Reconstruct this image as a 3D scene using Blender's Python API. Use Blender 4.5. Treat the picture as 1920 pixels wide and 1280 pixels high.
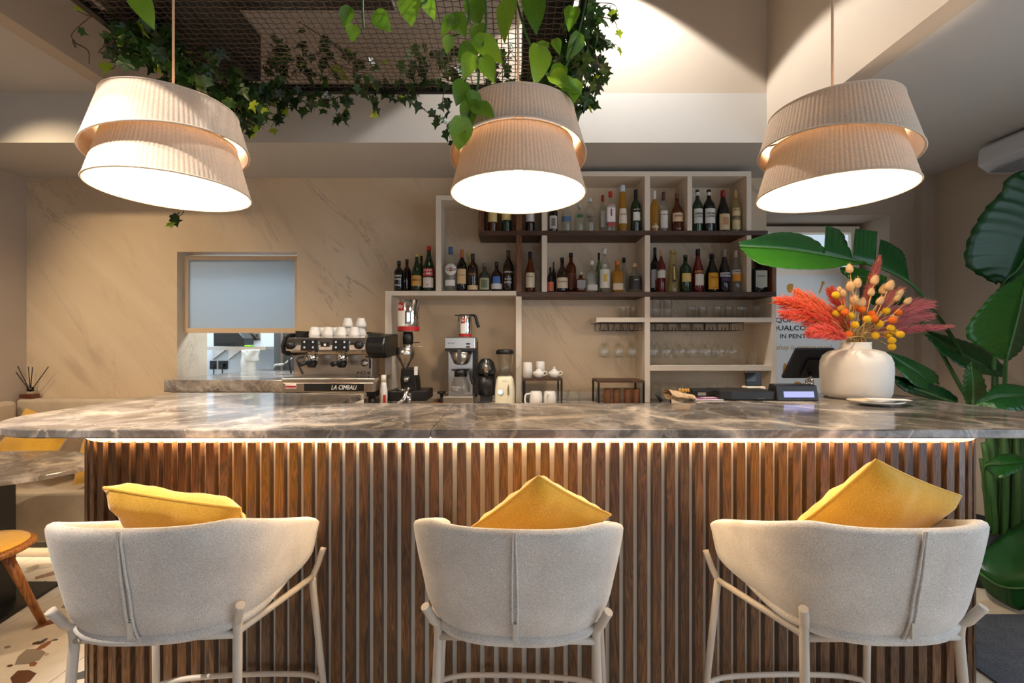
import bpy, math, random
from mathutils import Vector, Matrix
for o in list(bpy.data.objects): bpy.data.objects.remove(o)
random.seed(7)
SC = bpy.context.scene
COL = SC.collection
F = 853.333; H = 1.40          # focal length in pixels of the 1920 px frame (16 mm), eye height in metres

# ---------------------------------------------------------------- camera, world, lights, exposure
cam_d = bpy.data.cameras.new('camera'); cam = bpy.data.objects.new('camera', cam_d); COL.objects.link(cam)
cam.location = (0, 0, H); cam.rotation_euler = (math.pi/2, 0, 0)
cam_d.lens = 16; cam_d.sensor_width = 36; cam_d.sensor_fit = 'HORIZONTAL'; cam_d.clip_start = 0.02
SC.camera = cam
w = bpy.data.worlds.new('World'); SC.world = w; w.use_nodes = True
bg = w.node_tree.nodes['Background']; bg.inputs[0].default_value = (0.62, 0.78, 1.0, 1); bg.inputs[1].default_value = 1.0
SC.view_settings.view_transform = 'Standard'; SC.view_settings.look = 'None'
SC.view_settings.gamma = 1.0; SC.view_settings.use_curve_mapping = False
SC.view_settings.exposure = 0.0
SC.cycles.transparent_max_bounces = 32

def area(name, loc, tgt, sx, sy, power, col):
    l = bpy.data.lights.new(name, 'AREA'); l.shape = 'RECTANGLE'; l.size = sx; l.size_y = sy; l.energy = power; l.color = col
    o = bpy.data.objects.new(name, l); COL.objects.link(o); o.location = loc
    o.rotation_euler = (Vector(tgt)-Vector(loc)).to_track_quat('-Z', 'Y').to_euler(); return o
def spot(name, loc, tgt, power, col, angle, blend=0.4, rad=0.03):
    l = bpy.data.lights.new(name, 'SPOT'); l.energy = power; l.color = col; l.spot_size = math.radians(angle); l.spot_blend = blend; l.shadow_soft_size = rad
    o = bpy.data.objects.new(name, l); COL.objects.link(o); o.location = loc
    o.rotation_euler = (Vector(tgt)-Vector(loc)).to_track_quat('-Z', 'Y').to_euler(); return o
WARM = (1.0, 0.80, 0.58); COOL = (0.70, 0.84, 1.0); NEUT = (1.0, 0.93, 0.84)
area('window_daylight_right', (3.30, -0.2, 1.45), (0, 0.2, 1.3), 3.2, 2.0, 58, COOL)
area('window_daylight_rear', (0.6, -2.95, 1.5), (0.4, 2, 1.3), 3.6, 2.0, 18, (0.95, 0.96, 1.0))
area('kitchen_lamp', (-2.1, 4.5, 2.55), (-2.1, 4.4, 0), 1.2, 0.6, 80, (0.74, 0.87, 1.0))
spot('void_spot_wall', (0.55, 2.44, 3.86), (0.55, 2.46, 2.0), 170, (1.0,0.97,0.92), 107, 0.08)
spot('void_spot_left', (-1.95, 0.35, 3.9), (-1.27, 1.6, 2.02), 560, (1.0,0.90,0.79), 32, 0.5)
spot('added_void_fill', (0.3, 0.6, 3.95), (-0.1, 2.3, 1.2), 10, WARM, 70, 0.6)  # added weak warm fill, stands for no particular fixture
spot('ceiling_spot_bench', (-3.05, 2.2, 2.93), (-2.6, 3.4, 1.3), 66, (1.0,0.76,0.48), 84, 0.8)
spot('ceiling_spot_left', (-2.9, 0.9, 2.93), (-2.75, 2.8, 0.3), 120, WARM, 80, 0.7)
spot('void_spot_counter', (-2.15, 0.5, 3.9), (-1.35, 1.62, 1.1), 760, (1.0,0.89,0.77), 28, 0.6)
spot('added_niche_fill', (2.25, 2.3, 2.62), (2.25, 3.7, 1.45), 42, (0.86,0.93,1.0), 44, 0.8)  # added fill that brightens the poster in place of daylight

# ---------------------------------------------------------------- helpers
def W(px, py, d): return Vector(((px-960)/F*d, d, H-(py-640)/F*d))
def WX(px, d): return (px-960)/F*d
def WZ(py, d): return H-(py-640)/F*d
ORG = {}
def empty(name, loc=(0,0,0)):
    o = bpy.data.objects.new(name, None); COL.objects.link(o); o.location = loc; o.empty_display_size = 0.05
    ORG[o.name] = Vector(loc); return o
def tag(o, label=None, cat=None, group=None, kind=None):
    if label: o['label'] = label
    if cat: o['category'] = cat
    if group: o['group'] = group
    if kind: o['kind'] = kind
    return o
def thing(name, label, cat, loc=(0,0,0), group=None): return tag(empty(name, loc), label, cat, group)
class MB:
    def __init__(s): s.v=[]; s.f=[]; s.m=[]; s.s=[]
    def add(s, vs, fs, mi=0, smooth=False):
        b=len(s.v); s.v += [tuple(v) for v in vs]
        for f in fs: s.f.append(tuple(i+b for i in f)); s.m.append(mi); s.s.append(smooth)
        return s
    def box(s, x0,x1,y0,y1,z0,z1, mi=0):
        vs=[(x0,y0,z0),(x1,y0,z0),(x1,y1,z0),(x0,y1,z0),(x0,y0,z1),(x1,y0,z1),(x1,y1,z1),(x0,y1,z1)]
        return s.add(vs,[(0,3,2,1),(4,5,6,7),(0,1,5,4),(1,2,6,5),(2,3,7,6),(3,0,4,7)],mi)
    def pbox(s, px0,py0,px1,py1,d0,d1, mi=0):     # front face covers the pixel rectangle at distance d0
        return s.box(WX(px0,d0),WX(px1,d0),d0,d1,WZ(py1,d0),WZ(py0,d0),mi)
    def obox(s, c, h, R=None, mi=0):
        c=Vector(c); vs=[]
        for z in (-1,1):
            for x,y in ((-1,-1),(1,-1),(1,1),(-1,1)):
                p=Vector((x*h[0],y*h[1],z*h[2])); vs.append(c+(R@p if R else p))
        return s.add(vs,[(0,3,2,1),(4,5,6,7),(0,1,5,4),(1,2,6,5),(2,3,7,6),(3,0,4,7)],mi)
    def tube(s, pts, r, n=8, mi=0, closed=False, cap=True):
        pts=[Vector(p) for p in pts]; N=len(pts); vs=[]; fs=[]; u=None
        for i,p in enumerate(pts):
            if closed: t=pts[(i+1)%N]-pts[i-1]
            else: t=pts[min(i+1,N-1)]-pts[max(i-1,0)]
            if t.length<1e-9: t=Vector((0,0,1))
            t.normalize()
            if u is None:
                a=Vector((0,0,1)) if abs(t.z)<0.9 else Vector((1,0,0)); u=t.cross(a).normalized()
            else:
                u=(u-t*u.dot(t)); u = u.normalized() if u.length>1e-6 else t.orthogonal().normalized()
            v=t.cross(u); rr=r[i] if isinstance(r,(list,tuple)) else r
            for k in range(n):
                a=2*math.pi*k/n; vs.append(p+(u*math.cos(a)+v*math.sin(a))*rr)
        for i in range(N if closed else N-1):
            j=(i+1)%N
            for k in range(n): fs.append((i*n+k,i*n+(k+1)%n,j*n+(k+1)%n,j*n+k))
        s.add(vs,fs,mi,True)
        if cap and not closed:
            b=len(s.v)-len(vs)
            s.f.append(tuple(b+k for k in reversed(range(n)))); s.m.append(mi); s.s.append(False)
            s.f.append(tuple(b+(N-1)*n+k for k in range(n))); s.m.append(mi); s.s.append(False)
        return s
    def lathe(s, prof, n=20, c=(0,0,0), mi=0, R=None, rfun=None, a0=0, a1=2*math.pi):
        full=abs(a1-a0-2*math.pi)<1e-6; vs=[]; fs=[]; c=Vector(c); m=n if full else n+1
        for r,z in prof:
            for k in range(m):
                a=a0+(a1-a0)*k/n; q=r*(rfun(a) if rfun else 1); p=Vector((q*math.cos(a),q*math.sin(a),z)); vs.append(c+(R@p if R else p))
        for i in range(len(prof)-1):
            for k in range(n):
                k2=(k+1)%m; fs.append((i*m+k,i*m+k2,(i+1)*m+k2,(i+1)*m+k))
        return s.add(vs,fs,mi,True)
    def prism(s, poly, z0, z1, mi=0, f=None):      # polygon in XY (or mapped by f(u,v,w))
        n=len(poly); f=f or (lambda u,v,w:(u,v,w))
        vs=[f(x,y,z0) for x,y in poly]+[f(x,y,z1) for x,y in poly]
        fs=[tuple(reversed(range(n))),tuple(range(n,2*n))]+[(i,(i+1)%n,n+(i+1)%n,n+i) for i in range(n)]
        return s.add(vs,fs,mi)
    def pprism(s, poly, d0, d1, mi=0):             # pixel polygon at distance d0, extruded straight back to d1
        q=[(WX(x,d0),WZ(y,d0)) for x,y in poly]
        return s.prism(list(reversed(q)),d0,d1,mi,lambda u,v,w:(u,w,v))
    def grid(s, P, mi=0, smooth=True, closed=False):
        n=len(P); m=len(P[0]); vs=[p for row in P for p in row]; fs=[]
        for i in range(n-1):
            for j in range(m if closed else m-1): fs.append((i*m+j,i*m+(j+1)%m,(i+1)*m+(j+1)%m,(i+1)*m+j))
        return s.add(vs,fs,mi,smooth)
    def mesh(s, name, mats, off=Vector((0,0,0))):
        me=bpy.data.meshes.new(name); me.from_pydata([tuple(Vector(v)-off) for v in s.v],[],s.f)
        for m in (mats if isinstance(mats,(list,tuple)) else [mats]): me.materials.append(m)
        me.polygons.foreach_set('material_index',s.m); me.polygons.foreach_set('use_smooth',s.s); me.update(); return me
    def build(s, name, mats, parent=None, local=False, bevel=0, seg=2, sub=0, solid=0, soff=-1):
        off=Vector((0,0,0)) if (local or parent is None) else ORG[parent.name]
        o=bpy.data.objects.new(name,s.mesh(name,mats,off)); COL.objects.link(o)
        if parent is not None: o.parent=parent; ORG[o.name]=ORG.get(parent.name,Vector((0,0,0)))
        else: ORG[o.name]=Vector((0,0,0))
        if solid: md=o.modifiers.new('solid','SOLIDIFY'); md.thickness=solid; md.offset=soff
        if bevel: md=o.modifiers.new('bevel','BEVEL'); md.width=bevel; md.segments=seg; md.limit_method='ANGLE'; md.angle_limit=math.radians(40)
        if sub: md=o.modifiers.new('sub','SUBSURF'); md.levels=sub; md.render_levels=sub
        return o
def link_copy(src, name, parent=None, mw=None):
    o=bpy.data.objects.new(name, src if isinstance(src,bpy.types.Mesh) else src.data); COL.objects.link(o)
    if parent is not None: o.parent=parent; ORG[o.name]=ORG.get(parent.name,Vector((0,0,0)))
    if mw is not None: o.matrix_local=mw
    return o
def copy_tree(o, parent=None):
    c=o.copy(); COL.objects.link(c); c.parent=parent
    for ch in o.children: copy_tree(ch,c)
    return c
def recenter(o):                                   # a top-level mesh built in world coordinates: move its origin to its base
    vs=o.data.vertices; x=sum(v.co.x for v in vs)/len(vs); y=sum(v.co.y for v in vs)/len(vs); z=min(v.co.z for v in vs)
    t=Vector((x,y,z)); o.data.transform(Matrix.Translation(-t)); o.location=t; ORG[o.name]=t; return o
def catmull(pts, n=6):
    pts=[Vector(p) for p in pts]; out=[]; P=[pts[0]*2-pts[1]]+pts+[pts[-1]*2-pts[-2]]
    for i in range(1,len(P)-2):
        for k in range(n):
            t=k/n; a,b,c,d=P[i-1],P[i],P[i+1],P[i+2]
            out.append(0.5*((2*b)+(c-a)*t+(2*a-5*b+4*c-d)*t*t+(3*b-a-3*c+d)*t**3))
    out.append(pts[-1]); return out
def resample(pts, n):
    pts=[Vector(p) for p in pts]; L=[0]
    for a,b in zip(pts,pts[1:]): L.append(L[-1]+(b-a).length)
    out=[]; j=0
    for i in range(n):
        t=L[-1]*i/(n-1)
        while j<len(L)-2 and L[j+1]<t: j+=1
        q=(t-L[j])/max(L[j+1]-L[j],1e-9); out.append(pts[j].lerp(pts[j+1],min(max(q,0),1)))
    return out
def sstep(t): t=min(max(t,0),1); return t*t*(3-2*t)
TXT={}
def text_geo(body, bold=0.0, shear=0.0):           # lettering outline, unit capital height about 1, centred
    k=(body,bold,shear)
    if k in TXT: return TXT[k]
    cu=bpy.data.curves.new('lettering','FONT'); cu.body=body; cu.size=1.4; cu.offset=bold; cu.shear=shear; cu.resolution_u=2; cu.align_x='CENTER'; cu.align_y='CENTER'
    ob=bpy.data.objects.new('lettering_source',cu); COL.objects.link(ob)
    dg=bpy.context.evaluated_depsgraph_get(); me=bpy.data.meshes.new_from_object(ob.evaluated_get(dg))
    vs=[tuple(v.co) for v in me.vertices]; fs=[tuple(p.vertices) for p in me.polygons]
    bpy.data.objects.remove(ob); bpy.data.meshes.remove(me); bpy.data.curves.remove(cu)
    if vs:
        cx=(min(v[0] for v in vs)+max(v[0] for v in vs))/2; cy=(min(v[1] for v in vs)+max(v[1] for v in vs))/2
        vs=[(a-cx,b-cy) for a,b,_ in vs]
    wd=max(v[0] for v in vs)-min(v[0] for v in vs) if vs else 1; ht=max(v[1] for v in vs)-min(v[1] for v in vs) if vs else 1
    TXT[k]=(vs,fs,wd,ht); return TXT[k]
def lettering(body, mapf, mat, parent, width=None, height=None, bold=0.0, shear=0.0, name='lettering', local=False):
    vs,fs,wd,ht=text_geo(body,bold,shear)
    sx=(width/wd) if width else height/ht
    sy=(height/ht) if height else sx
    m=MB(); m.add([mapf(a*sx,b*sy) for a,b in vs],fs); return m.build(name,mat,parent,local=local)
def flatmap(x,y,z): return lambda a,b:(x+a,y,z+b)    # lettering on a surface that faces the camera side (-Y)

# ---------------------------------------------------------------- materials
def L1(c): c/=255; return c/12.92 if c<=0.04045 else ((c+0.055)/1.055)**2.4
def rgb(r,g,b): return (L1(r),L1(g),L1(b),1)
def nm(name):
    m=bpy.data.materials.new(name); m.use_nodes=True; nt=m.node_tree; nt.nodes.clear()
    out=nt.nodes.new('ShaderNodeOutputMaterial'); return m,nt,out
def N(nt,t,**kw):
    n=nt.nodes.new(t)
    for k,v in kw.items():
        if k in n.inputs: n.inputs[k].default_value=v
        else: setattr(n,k,v)
    return n
def ramp(nt,fac,stops,interp='LINEAR'):
    r=nt.nodes.new('ShaderNodeValToRGB'); r.color_ramp.interpolation=interp; e=r.color_ramp.elements
    while len(e)<len(stops): e.new(0.5)
    for i,(p,c) in enumerate(stops): e[i].position=p; e[i].color=c if len(c)==4 else (*c,1)
    nt.links.new(fac,r.inputs[0]); return r
def mixc(nt,fac,a,b,blend='MIX'):
    m=nt.nodes.new('ShaderNodeMix'); m.data_type='RGBA'; m.blend_type=blend
    for sock,val in ((m.inputs[0],fac),(m.inputs[6],a),(m.inputs[7],b)):
        if hasattr(val,'is_linked') or hasattr(val,'links'): nt.links.new(val,sock)
        else: sock.default_value=val
    return m.outputs[2]
def pbr(name,col,rough=0.5,metal=0.0,var=0.06,vs=30,bump=0.0,bs=300,coat=0.0,sheen=0.0,emis=None,es=0,spec=0.5,sub=0):
    m,nt,out=nm(name); p=N(nt,'ShaderNodeBsdfPrincipled'); nt.links.new(p.outputs[0],out.inputs[0])
    tc=N(nt,'ShaderNodeTexCoord'); no=N(nt,'ShaderNodeTexNoise',Scale=vs,Detail=3.0); nt.links.new(tc.outputs['Object'],no.inputs['Vector'])
    a=tuple(min(1,x*(1+var)) for x in col[:3])+(1,); b=tuple(x*(1-var) for x in col[:3])+(1,)
    nt.links.new(ramp(nt,no.outputs['Fac'],[(0.3,b),(0.7,a)]).outputs[0],p.inputs['Base Color'])
    p.inputs['Roughness'].default_value=rough; p.inputs['Metallic'].default_value=metal; p.inputs['Specular IOR Level'].default_value=spec
    p.inputs['Coat Weight'].default_value=coat; p.inputs['Sheen Weight'].default_value=sheen
    if emis: p.inputs['Emission Color'].default_value=emis; p.inputs['Emission Strength'].default_value=es
    if bump:
        n2=N(nt,'ShaderNodeTexNoise',Scale=bs,Detail=2.0); nt.links.new(tc.outputs['Object'],n2.inputs['Vector'])
        bp=N(nt,'ShaderNodeBump',Strength=bump,Distance=0.002); nt.links.new(n2.outputs['Fac'],bp.inputs['Height']); nt.links.new(bp.outputs[0],p.inputs['Normal'])
    return m
def glassy(name,tint,rough=0.02,ior=1.45,body=None,bodyfac=0.0):
    m,nt,out=nm(name); tr=N(nt,'ShaderNodeBsdfTransparent'); tr.inputs[0].default_value=tint
    gl=N(nt,'ShaderNodeBsdfGlossy'); gl.inputs['Roughness'].default_value=rough; gl.inputs[0].default_value=(1,1,1,1)
    lw=N(nt,'ShaderNodeLayerWeight',Blend=0.5); pw=N(nt,'ShaderNodeMath',operation='POWER'); pw.inputs[1].default_value=3.5; nt.links.new(lw.outputs['Facing'],pw.inputs[0]); fr=N(nt,'ShaderNodeMath',operation='MULTIPLY_ADD'); fr.inputs[1].default_value=0.6; fr.inputs[2].default_value=0.045; nt.links.new(pw.outputs[0],fr.inputs[0]); mx=N(nt,'ShaderNodeMixShader'); src=tr.outputs[0]
    if body:
        df=N(nt,'ShaderNodeBsdfDiffuse'); df.inputs[0].default_value=body; m2=N(nt,'ShaderNodeMixShader'); m2.inputs[0].default_value=bodyfac
        nt.links.new(tr.outputs[0],m2.inputs[1]); nt.links.new(df.outputs[0],m2.inputs[2]); src=m2.outputs[0]
    nt.links.new(fr.outputs[0],mx.inputs[0]); nt.links.new(src,mx.inputs[1]); nt.links.new(gl.outputs[0],mx.inputs[2]); nt.links.new(mx.outputs[0],out.inputs[0]); return m
def emit(name,col,s):
    m,nt,out=nm(name); e=N(nt,'ShaderNodeEmission'); e.inputs[0].default_value=col; e.inputs[1].default_value=s; nt.links.new(e.outputs[0],out.inputs[0]); return m
def marble_counter(name='counter_marble'):
    m,nt,out=nm(name); p=N(nt,'ShaderNodeBsdfPrincipled'); nt.links.new(p.outputs[0],out.inputs[0]); l=nt.links.new
    tc=N(nt,'ShaderNodeTexCoord'); mp=N(nt,'ShaderNodeMapping'); mp.inputs['Rotation'].default_value=(0.3,0.2,0.5); l(tc.outputs['Object'],mp.inputs[0])
    wn=N(nt,'ShaderNodeTexNoise',Scale=2.2,Detail=6.0,Roughness=0.6); l(mp.outputs[0],wn.inputs['Vector'])
    dist=mixc(nt,0.28,mp.outputs[0],wn.outputs['Color'])
    n1=N(nt,'ShaderNodeTexNoise',Scale=5.0,Detail=9.0,Roughness=0.68,Distortion=0.9); l(dist,n1.inputs['Vector'])
    base=ramp(nt,n1.outputs['Fac'],[(0.3,rgb(56,51,48)),(0.43,rgb(96,89,84)),(0.54,rgb(128,120,114)),(0.7,rgb(190,181,172))])
    vo=N(nt,'ShaderNodeTexVoronoi',feature='DISTANCE_TO_EDGE',Scale=2.7); l(dist,vo.inputs['Vector'])
    vein=ramp(nt,vo.outputs['Distance'],[(0.0,(1,1,1,1)),(0.03,(0.55,)*3+(1,)),(0.075,(0,0,0,1))])
    vb=N(nt,'ShaderNodeTexVoronoi',feature='DISTANCE_TO_EDGE',Scale=9.0); l(dist,vb.inputs['Vector'])
    vein2=ramp(nt,vb.outputs['Distance'],[(0.0,(0.45,)*3+(1,)),(0.05,(0,0,0,1))])
    n3=N(nt,'ShaderNodeTexNoise',Scale=3.0,Detail=2.0); l(mp.outputs[0],n3.inputs['Vector'])
    k=ramp(nt,n3.outputs['Fac'],[(0.42,(0,0,0,1)),(0.6,(1,1,1,1))])
    vm=mixc(nt,1.0,vein.outputs[0],k.outputs[0],'MULTIPLY'); c1=mixc(nt,vein2.outputs[0],base.outputs[0],rgb(196,180,164))
    c2=mixc(nt,vm,c1,rgb(226,208,186)); l(c2,p.inputs['Base Color'])
    p.inputs['Roughness'].default_value=0.13; p.inputs['Specular IOR Level'].default_value=0.5; return m
def plaster_marble():
    m,nt,out=nm('veined_plaster'); p=N(nt,'ShaderNodeBsdfPrincipled'); nt.links.new(p.outputs[0],out.inputs[0]); l=nt.links.new
    tc=N(nt,'ShaderNodeTexCoord'); mp=N(nt,'ShaderNodeMapping'); mp.vector_type='TEXTURE'; mp.inputs['Rotation'].default_value=(0,math.radians(48),0); mp.inputs['Scale'].default_value=(2.6,1.0,0.9); l(tc.outputs['Object'],mp.inputs[0])
    n0=N(nt,'ShaderNodeTexNoise',Scale=0.9,Detail=7.0,Roughness=0.6,Distortion=0.5); l(mp.outputs[0],n0.inputs['Vector'])
    base=ramp(nt,n0.outputs['Fac'],[(0.34,rgb(192,168,138)),(0.5,rgb(212,190,160)),(0.66,rgb(224,204,176))])
    mp2=N(nt,'ShaderNodeMapping'); mp2.vector_type='TEXTURE'; mp2.inputs['Rotation'].default_value=(0,math.radians(58),0); mp2.inputs['Scale'].default_value=(2.2,1.0,0.55); l(tc.outputs['Object'],mp2.inputs[0])
    n1=N(nt,'ShaderNodeTexNoise',Scale=1.15,Detail=9.0,Roughness=0.72,Distortion=0.9); l(mp2.outputs[0],n1.inputs['Vector'])
    crack=ramp(nt,n1.outputs['Fac'],[(0.482,(0,0,0,1)),(0.497,(1,1,1,1)),(0.512,(0,0,0,1))])
    n2=N(nt,'ShaderNodeTexNoise',Scale=1.7,Detail=3.0); l(mp.outputs[0],n2.inputs['Vector']); k=ramp(nt,n2.outputs['Fac'],[(0.5,(0,0,0,1)),(0.64,(0.55,)*3+(1,))])
    msk=mixc(nt,1.0,crack.outputs[0],k.outputs[0],'MULTIPLY'); c=mixc(nt,msk,base.outputs[0],rgb(120,100,84))
    n4=N(nt,'ShaderNodeTexNoise',Scale=2.6,Detail=5.0,Distortion=1.2); l(mp2.outputs[0],n4.inputs['Vector']); k4=ramp(nt,n4.outputs['Fac'],[(0.58,(0,0,0,1)),(0.7,(0.38,)*3+(1,))])
    c=mixc(nt,k4.outputs[0],c,rgb(168,146,124)); l(c,p.inputs['Base Color']); p.inputs['Roughness'].default_value=0.55; return m
def wood(name,c0,c1,c2,axis='Z',rough=0.45,scale=1.0,coat=0.0):
    m,nt,out=nm(name); p=N(nt,'ShaderNodeBsdfPrincipled'); nt.links.new(p.outputs[0],out.inputs[0]); l=nt.links.new
    tc=N(nt,'ShaderNodeTexCoord'); oi=N(nt,'ShaderNodeObjectInfo'); va=N(nt,'ShaderNodeVectorMath',operation='MULTIPLY_ADD')
    cb=N(nt,'ShaderNodeCombineXYZ'); 
    for i in range(3): l(oi.outputs['Random'],cb.inputs[i])
    l(cb.outputs[0],va.inputs[0]); va.inputs[1].default_value=(37,53,71); l(tc.outputs['Object'],va.inputs[2])
    mp=N(nt,'ShaderNodeMapping'); sc={'Z':(14,14,1.1),'X':(1.1,14,14),'Y':(14,1.1,14)}[axis]; mp.inputs['Scale'].default_value=tuple(x*scale for x in sc); l(va.outputs[0],mp.inputs[0])
    n1=N(nt,'ShaderNodeTexNoise',Scale=1.3,Detail=2.0,Distortion=0.6); l(mp.outputs[0],n1.inputs['Vector'])
    mu=N(nt,'ShaderNodeMath',operation='MULTIPLY'); mu.inputs[1].default_value=11; l(n1.outputs['Fac'],mu.inputs[0])
    fr=N(nt,'ShaderNodeMath',operation='PINGPONG'); fr.inputs[1].default_value=0.5; l(mu.outputs[0],fr.inputs[0])
    n2=N(nt,'ShaderNodeTexNoise',Scale=9.0,Detail=4.0); l(mp.outputs[0],n2.inputs['Vector'])
    ad=N(nt,'ShaderNodeMath',operation='MULTIPLY_ADD'); ad.inputs[1].default_value=0.9; l(n2.outputs['Fac'],ad.inputs[0]); l(fr.outputs[0],ad.inputs[2])
    r=ramp(nt,ad.outputs[0],[(0.38,c0),(0.62,c1),(0.95,c2)])
    hs=N(nt,'ShaderNodeHueSaturation'); l(r.outputs[0],hs.inputs['Color']); mr=N(nt,'ShaderNodeMapRange'); mr.inputs[3].default_value=0.78; mr.inputs[4].default_value=1.2; l(oi.outputs['Random'],mr.inputs[0]); l(mr.outputs[0],hs.inputs['Value'])
    l(hs.outputs[0],p.inputs['Base Color']); p.inputs['Roughness'].default_value=rough; p.inputs['Coat Weight'].default_value=coat; p.inputs['Coat Roughness'].default_value=0.25; return m
def fabric(name,ca,cb,scale=900,rough=0.9,sheen=0.3,bump=0.5):
    m,nt,out=nm(name); p=N(nt,'ShaderNodeBsdfPrincipled'); nt.links.new(p.outputs[0],out.inputs[0]); l=nt.links.new
    tc=N(nt,'ShaderNodeTexCoord'); n1=N(nt,'ShaderNodeTexNoise',Scale=scale*0.35,Detail=3.0); mp=N(nt,'ShaderNodeMapping'); mp.inputs['Scale'].default_value=(1,1,2.2); l(tc.outputs['Object'],mp.inputs[0]); l(mp.outputs[0],n1.inputs['Vector'])
    n0=N(nt,'ShaderNodeTexNoise',Scale=9.0,Detail=2.0); l(tc.outputs['Object'],n0.inputs['Vector'])
    ad=N(nt,'ShaderNodeMath',operation='MULTIPLY_ADD'); ad.inputs[1].default_value=0.35; l(n0.outputs['Fac'],ad.inputs[0]); l(n1.outputs['Fac'],ad.inputs[2])
    l(ramp(nt,ad.outputs[0],[(0.5,ca),(0.85,cb)]).outputs[0],p.inputs['Base Color'])
    bp=N(nt,'ShaderNodeBump',Strength=bump,Distance=0.0015); l(n1.outputs['Fac'],bp.inputs['Height']); l(bp.outputs[0],p.inputs['Normal'])
    p.inputs['Roughness'].default_value=rough; p.inputs['Sheen Weight'].default_value=sheen; p.inputs['Specular IOR Level'].default_value=0.2; return m
def leafmat(name,c0,c1,trans=0.35,rough=0.4,rib=0):
    m,nt,out=nm(name); l=nt.links.new; oi=N(nt,'ShaderNodeObjectInfo'); tc=N(nt,'ShaderNodeTexCoord')
    no=N(nt,'ShaderNodeTexNoise',Scale=18.0,Detail=3.0); l(tc.outputs['Object'],no.inputs['Vector'])
    mx=N(nt,'ShaderNodeMath',operation='MULTIPLY_ADD'); mx.inputs[1].default_value=0.5; l(no.outputs['Fac'],mx.inputs[0])
    h=N(nt,'ShaderNodeMath',operation='MULTIPLY'); h.inputs[1].default_value=0.62; l(oi.outputs['Random'],h.inputs[0]); l(h.outputs[0],mx.inputs[2])
    r=ramp(nt,mx.outputs[0],[(0.12,c0),(0.9,c1)])
    p=N(nt,'ShaderNodeBsdfPrincipled'); l(r.outputs[0],p.inputs['Base Color']); p.inputs['Roughness'].default_value=rough
    t=N(nt,'ShaderNodeBsdfTranslucent'); l(r.outputs[0],t.inputs[0]); ms=N(nt,'ShaderNodeMixShader'); ms.inputs[0].default_value=trans
    l(p.outputs[0],ms.inputs[1]); l(t.outputs[0],ms.inputs[2]); l(ms.outputs[0],out.inputs[0]); return m
def shade_mat():
    m,nt,out=nm('pleated_shade'); l=nt.links.new; tc=N(nt,'ShaderNodeTexCoord'); no=N(nt,'ShaderNodeTexNoise',Scale=260.0,Detail=2.0); l(tc.outputs['Object'],no.inputs['Vector'])
    r=ramp(nt,no.outputs['Fac'],[(0.3,rgb(202,180,158)),(0.7,rgb(224,204,184))])
    d=N(nt,'ShaderNodeBsdfDiffuse'); l(r.outputs[0],d.inputs[0]); t=N(nt,'ShaderNodeBsdfTranslucent'); t.inputs[0].default_value=(0.95,0.74,0.46,1)
    ms=N(nt,'ShaderNodeMixShader'); ms.inputs[0].default_value=0.09; l(d.outputs[0],ms.inputs[1]); l(t.outputs[0],ms.inputs[2]); l(ms.outputs[0],out.inputs[0]); return m
M={}
M['wall']=pbr('painted_wall',rgb(184,169,152),0.8,var=0.02,vs=3,bump=0.06,bs=120)
M['ceil']=pbr('painted_ceiling',rgb(192,187,180),0.85,var=0.02,vs=2)
M['plaster']=plaster_marble(); M['marble']=marble_counter()
M['slat']=wood('slat_oak',rgb(52,32,17),rgb(83,52,27),rgb(112,75,41),'Z',0.42,1.6,coat=0.15)
M['walnut']=wood('walnut_board',rgb(50,31,20),rgb(72,46,30),rgb(92,60,40),'X',0.5,1.2)
M['walnutz']=wood('walnut_upright',rgb(72,42,24),rgb(104,64,38),rgb(128,82,50),'Z',0.5,1.2)
M['oak']=wood('chair_oak',rgb(112,66,26),rgb(150,92,40),rgb(178,116,58),'Z',0.4,1.0)
M['white']=pbr('white_lacquer_board',rgb(226,212,194),0.5,var=0.02,vs=5)
M['whitepanel']=pbr('white_backing_panel',rgb(238,226,208),0.6,var=0.02,vs=5)
M['grout']=pbr('grout',rgb(150,140,128),0.9)
M['tile']=pbr('terrazzo_tile',rgb(216,204,186),0.35,var=0.06,vs=16)
M['stool']=fabric('stool_boucle',rgb(176,167,158),rgb(222,214,205),900)
M['must']=fabric('mustard_velvet',rgb(206,152,44),rgb(226,176,66),700,0.85,0.4,0.15)
M['bench']=fabric('bench_linen',rgb(178,160,136),rgb(206,190,166),700,0.9,0.2,0.4)
M['legmetal']=pbr('beige_powder_coat',rgb(196,184,170),0.45,var=0.02)
M['black']=pbr('black_plastic',rgb(24,23,23),0.4,var=0.1); M['blackmetal']=pbr('black_metal',rgb(22,20,19),0.45,metal=0.3)
M['steel']=pbr('brushed_steel',rgb(196,188,178),0.28,metal=1.0,var=0.05,vs=80); M['chrome']=pbr('chrome',rgb(225,222,218),0.08,metal=1.0,var=0.02)
M['porc']=pbr('white_porcelain',rgb(236,230,222),0.25,var=0.02,coat=0.4); M['cream']=pbr('cream_enamel',rgb(226,216,184),0.35,var=0.02,coat=0.3)
M['glass']=glassy('clear_glass',(0.975,0.98,0.975,1)); M['red']=pbr('red_print',rgb(176,26,26),0.5); M['paper']=pbr('white_paper',rgb(238,236,230),0.7,var=0.02)
M['ink']=pbr('black_ink',rgb(26,24,24),0.6); M['gold']=pbr('ochre_print',rgb(190,140,60),0.6); M['whiteink']=pbr('white_ink',rgb(240,238,232),0.6,var=0.01)
M['vase']=pbr('matt_stoneware',rgb(226,218,206),0.75,var=0.04,vs=12,bump=0.15,bs=60)
M['carpet']=fabric('blue_grey_carpet',rgb(46,52,64),rgb(84,92,106),500,1.0,0.1,0.8)
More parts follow.
